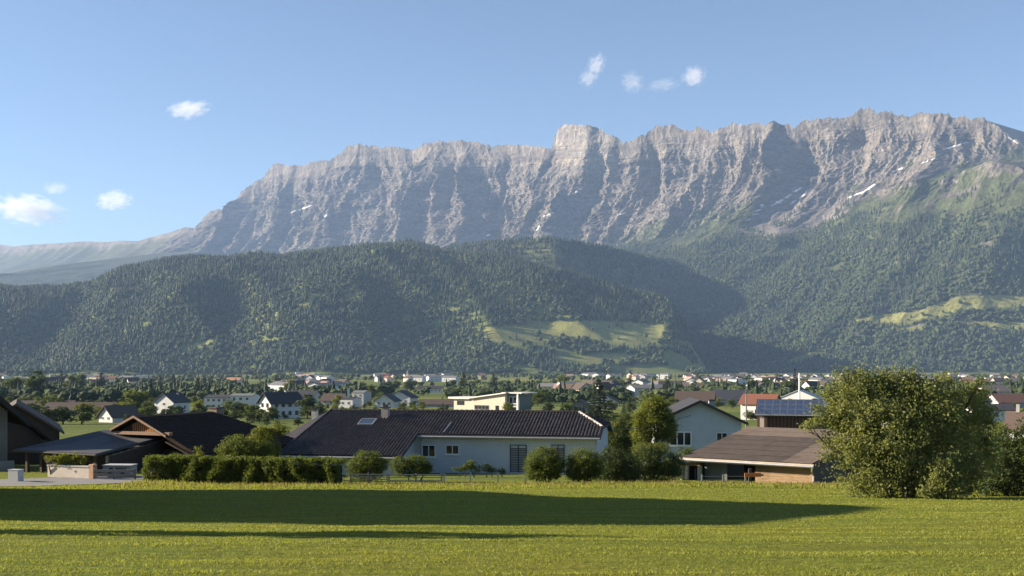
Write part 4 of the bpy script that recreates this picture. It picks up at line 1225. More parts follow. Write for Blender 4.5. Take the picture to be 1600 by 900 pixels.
# boarded side of the lean-to, every board by itself
P0, P1 = C1 + Vector((.35, .45, -.18)), B1 + Vector((-.1, .15, -.2))
n = 30
for q in range(n):
    a, b = P0.lerp(P1, q / n), P0.lerp(P1, (q + .62) / n)
    MB().add([(a.x, a.y, -1), (b.x, b.y, -1), (b.x, b.y, b.z), (a.x, a.y, a.z), (a.x + .03, a.y + .05, -1), (b.x + .03, b.y + .05, -1), (b.x + .03, b.y + .05, b.z), (a.x + .03, a.y + .05, a.z)],
             [(0, 1, 2, 3), (7, 6, 5, 4), (0, 3, 7, 4), (1, 5, 6, 2), (3, 2, 6, 7), (0, 4, 5, 1)]).build('board', WOODGY if q % 3 == 0 else WOODM, B_)
a, b = P0 + Vector((.1, .35, 0)), P1 + Vector((.1, .35, 0))
MB().add([(a.x, a.y, -1), (b.x, b.y, -1), (b.x, b.y, b.z), (a.x, a.y, a.z), (a.x + .05, a.y + .1, -1), (b.x + .05, b.y + .1, -1), (b.x + .05, b.y + .1, b.z), (a.x + .05, a.y + .1, a.z)],
         [(0, 1, 2, 3), (7, 6, 5, 4), (0, 3, 7, 4), (1, 5, 6, 2), (3, 2, 6, 7), (0, 4, 5, 1)]).build('lean_to_wall', WOODD, B_)
a, b = D1 + Vector((.5, 1.6, -.2)), C1 + Vector((-.2, 1.6, -.2))
MB().add([(a.x, a.y, -1), (b.x, b.y, -1), (b.x, b.y, b.z), (a.x, a.y, a.z), (a.x, a.y + .1, -1), (b.x, b.y + .1, -1), (b.x, b.y + .1, b.z), (a.x, a.y + .1, a.z)],
         [(0, 1, 2, 3), (7, 6, 5, 4), (0, 3, 7, 4), (1, 5, 6, 2), (3, 2, 6, 7), (0, 4, 5, 1)]).build('lean_to_wall', WOODD, B_)
for f_ in (.12, .30, .95):
    a = D1.lerp(C1, f_) + Vector((0, .3, 0)); MB().box(a.x - .09, a.x + .09, a.y - .09, a.y + .09, -1, a.z - .16).build('post', WOODD, B_)
a = D1.lerp(C1, .25) + Vector((0, 1.5, 0)); MB().box(a.x - .5, a.x + .5, a.y - .06, a.y + .05, -1, a.z - .5).build('door', WOODGY, B_)

# ---- grey boarded barn cut off by the frame, with the brown shingled gable behind it
zb_ = -6.7
zb_ = -6.95
x1 = (12 - 800) / F * 74.5
ba = empty('grey_barn', (x1, 74.5, zb_), rad(36)); hb_ = row_z(634, 74) - zb_
tag(ba, 'grey upright boarded barn with a black overhanging roof, cut off by the frame', 'barn')
MB().prism([(-3.0, -1), (0, -1), (0, hb_ - .35), (-1.5, hb_ + 1.0), (-3.0, hb_ - .35)], 'y', .04, 8).build('wall', WOODD, ba)
for q in range(16):
    x = -.02 - q * .185; top = hb_ - .36 + .9 * min(-x, 3 + x)
    MB().box(x - .165, x, -.002 - (q % 2) * .012, .036, 0.45, top).build('board', WOODGY, ba)
MB().box(-3.05, .35, -.35, .03, -1, .44).build('plinth', CONC, ba)
MB().prism([(-4.2, hb_ - 1.43), (-1.5, hb_ + 1.05), (1.2, hb_ - 1.43), (1.2, hb_ - 1.03), (-1.5, hb_ + 1.45), (-4.2, hb_ - 1.03)], 'y', -1.1, 8.5).build('roof', plain('roof_black', (.028, .028, .030), .75, .3, 3, .3), ba)
x2 = (77 - 800) / F * 86.0
bb = empty('shingled_barn', (x2, 86.0, -7.0), rad(32)); z7 = -7.0
tag(bb, 'dark brown shingled barn gable behind the grey barn at the left edge', 'barn')
zE = row_z(690, 86) - z7; zP = row_z(628, 86) - z7; wd = (77 - 5) / F * 86; sg = (zP - zE) / wd
MB().prism([(-2 * wd + .6, -1), (-.6, -1), (-.6, zE + sg * .45), (-wd, zP - .2), (-2 * wd + .6, zE + sg * .45)], 'y', .1, 6).build('wall', WOODD, bb)
SHG = plain('shingle', (.095, .068, .050), .9, .35, 5, .4, streak=(2, 2, 8), dirt=.3)
for q in range(19):
    b0 = .2 + q * .22; half = min(wd - .55, (zP - .25 - b0) / sg)
    if half <= .1: break
    MB().add([(-wd - half, .09, b0), (-wd + half, .09, b0), (-wd + half, .02, b0 + .01), (-wd - half, .02, b0 + .01), (-wd - half + .05, .09, b0 + .235), (-wd + half - .05, .09, b0 + .235)],
             [(0, 1, 2, 3), (3, 2, 5, 4), (0, 4, 5, 1), (0, 3, 4), (1, 5, 2)]).build('shingle_course', SHG, bb)
rb = MB().prism([(-2 * wd, zE), (-wd, zP), (0, zE), (0, zE + .22), (-wd, zP + .25), (-2 * wd, zE + .22)], 'y', -.5, 6.5).build('roof', roofm, bb)
x3 = (77 - 800) / F * 97
b3 = gable('low_barn', (x3 - 6.5, 105.0, -7.9), rad(24), 7.2, 14, row_z(678, 97) + 7.9, 2.4, 'second low barn with brown roof behind the shingled gable', 'barn', wall=WOODD, roof=ROOFB, ridge='y', over=.4)

# ---- things in the yard
DR = []
for i, (px, ya, yb_) in enumerate([(-160, 58.2, 64.0), (-60, 58.3, 64.2), (0, 58.6, 64.6), (60, 59.4, 65.5), (110, 60.4, 66.4), (150, 61.4, 67.0), (200, 62.8, 67.6), (225, 64.5, 68)]):
    for k in range(9):
        Y = ya + (yb_ - ya) * k / 8; x = (px - 800) / F * Y; DR.append((x, Y, gz(x, Y) + .03))
dv = structure(link('driveway', mesh_np('driveway', DR, grid_faces(8, 9), True), plain('driveway_asphalt', (.20, .195, .19), .9, .15, 2.5, .3, dirt=.35)))
p = at(109, 66.3)
pw = empty('planter_wall', p, rad(-20)); L2 = 80 / F * 66.3 / 2
MB().box(-L2, L2, -.15, .15, -.5, .66).build('wall', plain('planter_concrete', (.50, .455, .40), .9, .12, 2, .25, dirt=.25), pw)
MB().box(-L2 - .03, L2 + .03, -.19, .19, .662, .73).build('coping', CONC, pw)
MB().box(L2 + .02, L2 + .34, -.17, .17, -.5, .85).build('end_pier', plain('pier_terracotta', (.42, .26, .17), .9, .2, 4, .3), pw)
tag(pw, 'long pale concrete planter wall beside the driveway', 'wall')
p = at(25, 63.0); ub = empty('utility_cabinet', p, rad(-14))
MB().box(-.34, .34, -.22, .22, -.3, .66).build('cabinet', plain('cabinet_grey', (.42, .45, .46), .6, .06, 3), ub)
MB().box(-.37, .37, -.25, .25, .662, .70).build('lid', GREYW, ub); MB().box(-.31, .31, -.235, -.222, .02, .62).build('door', plain('cabinet_door', (.40, .43, .44), .55, .05, 3), ub)
tag(ub, 'pale grey utility cabinet in front of the barns at the left edge', 'cabinet')
p = at(190, 67.2); tr_ = empty('trailer', p, rad(-6))
MB().box(-.95, .75, -.5, .5, .18, .72).build('body', plain('trailer_white', (.30, .31, .32), .6, .1, 3, dirt=.3), tr_)
MB().box(-.55, .55, -.512, -.502, .42, .60).build('window_band', GLASS, tr_); MB().box(-1.0, .8, -.55, .55, .722, .77).build('roof', GREYW, tr_)
for x in (-.5, .3):
    MB().tube([(x, -.53, .16), (x, -.40, .16)], .18, 12).build('wheel', FRAMED, tr_)
MB().tube([(.75, 0, .25), (1.25, 0, .2)], .03, 6).build('drawbar', METAL, tr_)
tag(tr_, 'small white trailer with dark window band behind the plank rails', 'trailer')
def rails(name, pxs, Y, zs, hpost, mat, label, th=.05, hh=.10, slope=None):
    x0, x1 = (pxs[0] - 800) / F * Y, (pxs[-1] - 800) / F * Y
    o = empty(name, ((x0 + x1) / 2, Y, gz((x0 + x1) / 2, Y))); c = (x0 + x1) / 2
    for px in pxs:
        x = (px - 800) / F * Y; MB().box(x - c - .045, x - c + .045, -.03, .06, -.3, hpost).build('post', mat, o)
    for i in range(len(pxs) - 1):
        xa, xb = (pxs[i] - 800) / F * Y - c, (pxs[i + 1] - 800) / F * Y - c
        for z in zs:
            m = MB().box(xa - .02, xb - .005, -.03 - th, -.032, z, z + hh); m.build('rail', mat, o)
    return tag(o, label, 'fence')
rails('plank_fence', [147, 178, 211], 65.2, [.20, .46], .68, WOODGY, 'low grey plank rails between the driveway and the clipped hedge', hh=.16)
rails('rail_fence', [548, 575, 605], 65.0, [.12, .26, .40, .54], .66, plain('rail_green_grey', (.24, .25, .21), .85, .2, 3), 'four bar rail fence at the right end of the hedge', hh=.055)
rails('rail_fence', [608, 650, 690], 66.0, [.16, .34, .50], .6, plain('rail_green_grey', (.24, .25, .21), .85, .2, 3), 'three bar rail fence under the low round bush by the house corner', hh=.05)
rails('wire_fence', [694, 735, 778, 822], 67.5, [.24, .48], .56, METAL, 'thin two wire fence in front of the white bungalow wall', th=.02, hh=.022)
rails('wire_fence', [1097, 1130, 1165], 66.5, [.22, .44], .55, METAL, 'thin wire fence in front of the open bay of the shed', th=.02, hh=.02)
# overhead line
wp = [Vector(((px - 800) / F * Y, Y, row_z(py, Y))) for px, py, Y in ((1166, 613, 128), (1120, 637, 112), (1060, 655, 98), (1010, 668, 88), (960, 672, 80))]
po = empty('wire_pole', (wp[0].x, 128, gz(wp[0].x, 128)))
MB().tube([(0, 0, -.5), (0, 0, wp[0].z - gz(wp[0].x, 128) + .15)], [.11, .07], 8).build('pole', WOODGY, po)
MB().tube([(-.3, 0, wp[0].z - gz(wp[0].x, 128) - .05), (.3, 0, wp[0].z - gz(wp[0].x, 128) + .06)], .04, 6).build('cross_arm', METAL, po)
tag(po, 'thin wooden pole carrying the overhead line behind the gabled house', 'pole')
tag(MB().tube(wp, .022, 5).build('overhead_line', FRAMED), 'dark overhead wire sagging across the white gable', 'wire')

# ---- large farmhouse standing outside the frame on the left: its shadow lies over the meadow
oh = empty('big_farmhouse', (-28.0, 25.6, gz(-28.0, 25.6) - 1), 0)
tag(oh, 'large timber farmhouse outside the frame whose shadow crosses the meadow', 'farmhouse')
zb_ = oh.location.z
MB().prism([(0, -2), (31.4, -4), (31.4, 2.4 - zb_), (20.6, 6.2 - zb_), (12.0, 8.95 - zb_), (0.0, 7.85 - zb_)], 'x', -11, 0).build('wall', WOODM, oh)
MB().prism([(-.5, 7.85 - zb_), (12.0, 9.0 - zb_), (20.6, 6.25 - zb_), (31.8, 2.4 - zb_), (31.8, 2.65 - zb_), (20.6, 6.5 - zb_), (12.0, 9.25 - zb_), (-.5, 8.1 - zb_)], 'x', -11.5, .1).build('roof', ROOFB, oh)
for q in range(5): window(oh, 'r', 0, 3 + q * 5.6, 2.2, 1.1, 1.3, 1)
# ================================================================== the village in the valley
HOUSES = []
def spot(px, py):
    Y = solve_Y(px, py); x = (px - 800) / F * Y
    return Vector((x, Y, gz(x, Y))), Y / F            # place, metres per photograph pixel

def vhouse(px, py, wpx_, dm, eave_px, ridge_px, rzd, label, ridge='y', wins='', **k):
    """house whose front is wpx_ wide, eaves eave_px and ridge ridge_px above its foot (photograph pixels), dm deep (metres)"""
    p, m = spot(px, py)
    w = wpx_ * m; hw = eave_px * m; hr = (ridge_px - eave_px) * m
    rz = rad(rzd); p = p + Vector((-math.sin(rz), math.cos(rz), 0)) * dm / 2
    HOUSES.append((p.x, p.y, max(w, dm) * .6))
    W = []
    for f in wins.split():
        # e.g. f2x3: two rows of three on the front
        face, r_, c_ = f[0], int(f[1]), int(f[3])
        span = w if face in 'fb' else dm
        for i in range(r_):
            for j in range(c_):
                W.append((face, (j + .5) / c_ * span * .86 - span * .43, hw * (i + .38) / r_, min(1.25, span / c_ * .5), min(1.3, hw / r_ * .48), 1, k.get('wf'), True))
    k.pop('wf', None)
    return gable(k.pop('name', 'house'), p, rz, w, dm, hw, hr, label, ridge=ridge, wins=W, **k)

PINKR = plain('roof_pink', (0.34, 0.235, 0.19), .8, .15, 3, .2)
vhouse(256, 646, 38, 9, 18, 31, -24, 'white gabled house with dark roof beyond the brown farmhouse', wins='f2x1 r1x2', over=.6, chimney=(1, 2, .8))
h = vhouse(414, 654, 29, 13, 26, 40, -40, 'tall white house with brick red ground floor beyond the meadow strip', wins='f2x2 r2x4', over=.8, wf=FRAMED, chimney=(0, 2, .7))
p, m = spot(414, 654); MB().box(-13.5 * m, 13.5 * m, -6.62, -6.503, -1, 7.5 * m).build('garage_door', ROOFR, h)
vhouse(165, 660, 34, 9, 10, 25, -34, 'white gable with brown roof among trees behind the near meadow', wins='f1x2', roof=ROOFB, over=.7)
vhouse(120, 646, 110, 10, 5, 16, -3, 'long low brown roof behind the row of dark trees', ridge='x', roof=ROOFB, wall=GREYW)
vhouse(70, 640, 80, 10, 5, 13, 3, 'low brown roof next to the tall dark tree at the left', ridge='x', roof=ROOFB, wall=GREYW)
vhouse(124, 621, 46, 16, 7, 11, 2, 'flat hall with a pale blue roof edge behind the trees', ridge='x', roof=plain('roof_sky_blue', (.22, .30, .40), .5, .1, 2), wall=FRAMED, cat='hall')
vhouse(190, 622, 48, 18, 7, 13, 2, 'wide hall with a dark blue roof behind the trees', ridge='x', roof=ROOFBL, wall=GREYW, cat='hall')
vhouse(338, 640, 40, 12, 18, 22, -6, 'white two storey block with dark flat roof and pines before it', ridge='x', wins='f2x4', over=.2)
vhouse(376, 640, 36, 10, 21, 24, -6, 'pale stepped block right of the white two storey block', ridge='x', wins='f2x3', over=.2, roof=ROOFG)
vhouse(470, 630, 42, 11, 11, 19, -14, 'white house with dark hip roof behind the big dark tree', ridge='x', wins='f1x3', over=.9)
vhouse(517, 634, 34, 11, 8, 18, -10, 'low house with a rusty brown roof in front of the pale flats', ridge='x', roof=ROOFB, wall=GREYW, wins='f1x3')
vhouse(559, 634, 20, 9, 20, 23, -18, 'pale blue grey cube house with a flat roof', ridge='x', wins='f2x2', over=.2, wall=GREYW, roof=ROOFG)
vhouse(540, 637, 24, 9, 13, 16, -18, 'low white annex in front of the cube house', ridge='x', wins='f1x2', over=.2)
p, m = spot(543, 637)
tag(MB().box(-.5, .5, -.5, .5, -1, 30 * m).build('flue_tower', WHITE, None, p + Vector((0, 3, 0))), 'slim white chimney stack rising from the low annex', 'chimney')
vhouse(600, 637, 30, 10, 11, 21, -12, 'small white gabled house in front of a larger one beyond the tiled roof', wins='f1x3', over=.9)
vhouse(623, 634, 38, 11, 13, 23, -14, 'larger white gabled house with two windows behind the small gable', wins='f1x3', over=.9)
vhouse(672, 614, 42, 10, 6.5, 11, -8, 'long white farm barn on the open green field', ridge='x', wins='f1x6', over=.5)
vhouse(487, 612, 18, 10, 5, 15, 0, 'small house with a pointed dark pyramid roof by the far field', wins='f1x2', over=1.6)
vhouse(450, 616, 22, 9, 6, 13, -20, 'grey roofed house left of the pyramid roofed house', roof=ROOFG, wins='f1x2')
vhouse(515, 612, 30, 10, 5, 9, -8, 'low dark roofed row right of the pyramid roofed house', ridge='x', wins='f1x4')
vhouse(680, 636, 52, 9, 4, 11, -5, 'low brown roof between the white gables and the cream villa', ridge='x', roof=ROOFB, wall=GREYW)
vhouse(905, 646, 44, 10, 6, 20, -10, 'brown gabled house beyond the bungalow ridge', roof=ROOFB, wall=plain('render_mauve', (.30, .25, .24), .85, .1, 2), wins='f1x2', over=.9)
vhouse(940, 634, 46, 10, 7, 19, -12, 'brown roofed house left of the dark spruce', roof=ROOFB, wins='f1x2', over=.9)
vhouse(845, 612, 46, 11, 5, 12, -8, 'brown roofed house between the trees behind the cream villa', ridge='x', roof=ROOFB, wins='f1x4')
vhouse(920, 608, 30, 10, 5, 10, -8, 'small brown roofed house right of the leafy tree beyond the villa', ridge='x', roof=ROOFB, wins='f1x3')
vhouse(1085, 634, 60, 10, 8, 22, -14, 'brown roofed house behind the white gable, left half', ridge='x', roof=ROOFB, wall=GREYW, wins='f1x3')
vhouse(1140, 632, 58, 11, 8, 22, -8, 'broad slate blue roof behind the white gabled house', ridge='x', roof=plain('roof_slate', (.05, .055, .066), .7, .25, 3, .3), wall=GREYW, wins='f1x3')
vhouse(1105, 612, 34, 9, 5, 12, -12, 'dark roof with a small dormer above the slate blue roof', ridge='x', roof=ROOFB)
vhouse(1182, 656, 52, 8, 26, 39, -32, 'white house with a red tiled roof left of the solar roof', ridge='x', roof=ROOFR, wins='f1x1 l1x1', over=.7)
vhouse(1247, 632, 62, 10, 9, 22, -30, 'white house with pale roof edges above the solar roof', ridge='y', roof=plain('roof_pale_edge', (.50, .50, .49), .8, .1, 3), wins='f1x2')
p, m = spot(1249, 634)
tag(MB().tube([(0, 0, -1), (0, 0, 51 * m)], [.42, .36], 10).build('flue_mast', FRAMEW, None, p), 'tall white flue mast rising behind the solar roof', 'mast')
vhouse(1145, 606, 18, 12, 13, 14, -40, 'white square block rising above the far town roofs', ridge='x', wins='f1x2', over=.2, roof=ROOFG)
vhouse(1141, 612, 30, 14, 7, 8, -20, 'low white hall in front of the square block', ridge='x', over=.3, roof=ROOFG, cat='hall')
vhouse(1083, 606, 14, 8, 5, 9, 0, 'pale round roofed hall among the trees', ridge='y', roof=plain('roof_white', (.62, .61, .58), .7, .06, 3), cat='hall')
vhouse(1562, 626, 52, 12, 14, 23, 22, 'pale pink building with a pink tiled roof at the right edge', ridge='x', wall=CREAM, roof=PINKR, wins='f1x4 r1x2', over=.4)
vhouse(1585, 637, 52, 12, 8, 21, 8, 'red brown roof in front of the pink building at the right edge', ridge='x', roof=plain('roof_red_brown', (.16, .085, .065), .8, .25, 3, .3), wall=GREYW)
vhouse(1556, 658, 60, 10, 17, 25, -6, 'low white house with a dark flat roof right of the big tree', ridge='x', wins='f1x3', over=.5)
vhouse(1602, 689, 56, 9, 15, 43, -28, 'white house with a steep brown roof cut off by the right edge', ridge='x', roof=plain('roof_umber', (.12, .085, .068), .8, .3, 3, .3), wins='l1x2', over=.3, chimney=(-1.5, 0, 1.6))
# cream villa with flying roof slabs
p, m = spot(757, 646); vl = empty('cream_villa', p, rad(-36))
tag(vl, 'cream modern villa with flat and sloping white roof slabs above the bungalow ridge', 'house')
k = m
vl.scale = (1.16, 1, 1)
MB().box(-53 * k, -20 * k, 0, 9, -2, 21 * k).build('wall', CREAM, vl); MB().slab([(-60 * k, -1.2, 25 * k), (-14 * k, -1.2, 25 * k), (-14 * k, 9.6, 25 * k), (-60 * k, 9.6, 25 * k)], 3 * k).build('roof', plain('slab_white', (.60, .57, .52), .8, .08, 2), vl)
MB().prism([(-19.9 * k, -2), (36 * k, -2), (36 * k, 31 * k), (-19.9 * k, 23 * k)], 'y', -.6, 9).build('wall', CREAM, vl)
MB().slab([(-24 * k, -1.8, 24.5 * k), (40 * k, -1.8, 34 * k), (40 * k, 9.6, 34 * k), (-24 * k, 9.6, 24.5 * k)], 1.8 * k).build('roof', plain('slab_white', (.6, .57, .52), .8, .08, 2), vl)
MB().box(36.1 * k, 55 * k, 1.0, 9, -2, 30 * k).build('wall', plain('panel_green_grey', (.10, .13, .12), .5, .1, 2), vl)
MB().slab([(30 * k, -.6, 33.6 * k), (63 * k, -.6, 33.6 * k), (63 * k, 9.6, 33.6 * k), (30 * k, 9.6, 33.6 * k)], 1.6 * k).build('roof', plain('slab_white', (.6, .57, .52), .8, .08, 2), vl)
MB().box(54 * k, 56 * k, -.2, .2, -2, 31.8 * k).build('post', FRAMEW, vl)
window(vl, 'f', 0, -41 * k, 12 * k, 13 * k, 7 * k, 2, FRAMED, False); window(vl, 'f', -.6, -3 * k, 6 * k, 25 * k, 7 * k, 3, FRAMED, False); window(vl, 'f', -.6, 23 * k, 0, 6 * k, 13 * k, 0, FRAMED, False)
window(vl, 'f', 1.0, 45 * k, 16 * k, 13 * k, 11 * k, 1, FRAMEW, False); window(vl, 'f', 1.0, 45 * k, 1 * k, 13 * k, 11 * k, 1, FRAMEW, False)

# ---- far town: small houses, far too many to show doors
def town_mesh(name, w, d, h, r, wm, rm):
    mb = MB().prism([(-d / 2, -2), (d / 2, -2), (d / 2, h), (0, h + r), (-d / 2, h)], 'x', -w / 2, w / 2)
    n0 = len(mb.f); e = d / 2 + .5; z0 = h - r / (d / 2) * .5
    mb.prism([(-e, z0 + .05), (0, h + r + .05), (e, z0 + .05), (e, z0 + .35), (0, h + r + .4), (-e, z0 + .35)], 'x', -w / 2 - .5, w / 2 + .5)
    n1 = len(mb.f)
    for s in (-1, 1):
        for q in range(3):
            x = (q - 1) * w * .3; y = s * (d / 2 + .02)
            mb.box(x - .6, x + .6, y - .03, y + .03, h * .38, h * .38 + 1.4)
    me = mb.mesh(name, wm); me.materials.append(rm); me.materials.append(FRAMED)
    idx = np.zeros(len(me.polygons), np.int32); idx[n0:n1] = 1; idx[n1:] = 2
    me.polygons.foreach_set('material_index', idx); return me
TOWN = []
for i, (w, d, h, r, wm, rm) in enumerate([(12, 10, 6, 3.5, WHITE, ROOFB), (10, 10, 7, 3.5, WHITE, ROOFD), (14, 10, 5.5, 3, CREAM, ROOFR), (16, 11, 9, 2, WHITE, ROOFG), (24, 14, 7, 2.2, WHITE, ROOFG), (12, 11, 6.5, 4, CREAM, ROOFB), (13, 10, 6, 3.2, GREYW, PINKR)]):
    TOWN.append(town_mesh('town_house_%d' % i, w, d, h, r, wm, rm))
def town(n, px0, px1, py0, py1, label, group, seed, big=.15):
    r = random.Random(seed)
    for q in range(n):
        px, py = r.uniform(px0, px1), py0 + (py1 - py0) * r.random() ** .8
        p, m = spot(px, py)
        t_ = 4 if r.random() < big else r.randrange(len(TOWN)); rz = r.uniform(-70, 70)
        o = link('town_house', TOWN[t_], None, None, p, rad(rz))
        look = ['white brown roofed house', 'white dark roofed house', 'cream red roofed house', 'white flat block', 'long white hall', 'cream brown roofed house', 'grey pink roofed house'][t_]
        tag(o, 'tiny ' + look + ' ' + label, 'house', group)
town(22, 590, 705, 589.5, 597.5, 'in the hamlet around the church tower', 'houses of the church hamlet', 1)
town(14, 455, 515, 588.5, 597, 'at the wood edge behind the hay field', 'houses behind the hay field', 2)
town(22, -20, 225, 588, 606, 'among the far trees behind the blue halls', 'houses of the far left town', 3)
town(56, 1072, 1330, 589, 605, 'in the far town beyond the slate blue roof', 'houses of the far middle town', 4)
town(62, 1400, 1660, 586.5, 606, 'in the far town at the right, under the forest', 'houses of the far right town', 5)
town(14, 700, 1070, 588.5, 594, 'along the foot of the forest', 'farmhouses at the forest foot', 6)
town(16, 430, 560, 606, 617, 'among gardens in front of the hay field', 'garden houses before the hay field', 7, 0)
town(22, 860, 1075, 604, 624, 'between garden trees right of the cream villa', 'garden houses right of the villa', 8, 0)
town(16, 1180, 1290, 604, 618, 'above the red roof, left of the big tree', 'houses above the red roof', 9, 0)
p, m = spot(637, 596)
ch = empty('church', p, rad(-20)); tag(ch, 'small church with a slim pale tower and spire in the far hamlet', 'church')
MB().box(-2.2, 2.2, -2.2, 2.2, -2, 11 * m).build('tower', CREAM, ch)
sp = MB(); sp.add([(-2.5, -2.5, 11 * m), (2.5, -2.5, 11 * m), (2.5, 2.5, 11 * m), (-2.5, 2.5, 11 * m), (0, 0, 19 * m)], [(0, 1, 4), (1, 2, 4), (2, 3, 4), (3, 0, 4), (3, 2, 1, 0)]); sp.build('spire', ROOFG, ch)
MB().prism([(-5, -2), (5, -2), (5, 4 * m), (0, 7 * m), (-5, 4 * m)], 'x', 2.25, 20).build('nave', CREAM, ch)
MB().prism([(-5.6, 3.7 * m), (0, 7.1 * m), (5.6, 3.7 * m), (5.6, 3.9 * m), (0, 7.4 * m), (-5.6, 3.9 * m)], 'x', 2.3, 20.5).build('roof', ROOFB, ch)
vhouse(363, 598, 22, 16, 4, 8, -6, 'long hall with an orange tiled roof at the wood edge', ridge='x', roof=plain('roof_orange', (.42, .20, .11), .8, .12, 3), cat='hall', wall=CREAM)
vhouse(142, 596, 26, 18, 3.5, 6, -4, 'long pale roofed hall behind the dark pines at the left', ridge='x', roof=plain('roof_hay', (.46, .40, .28), .8, .1, 3), cat='hall')

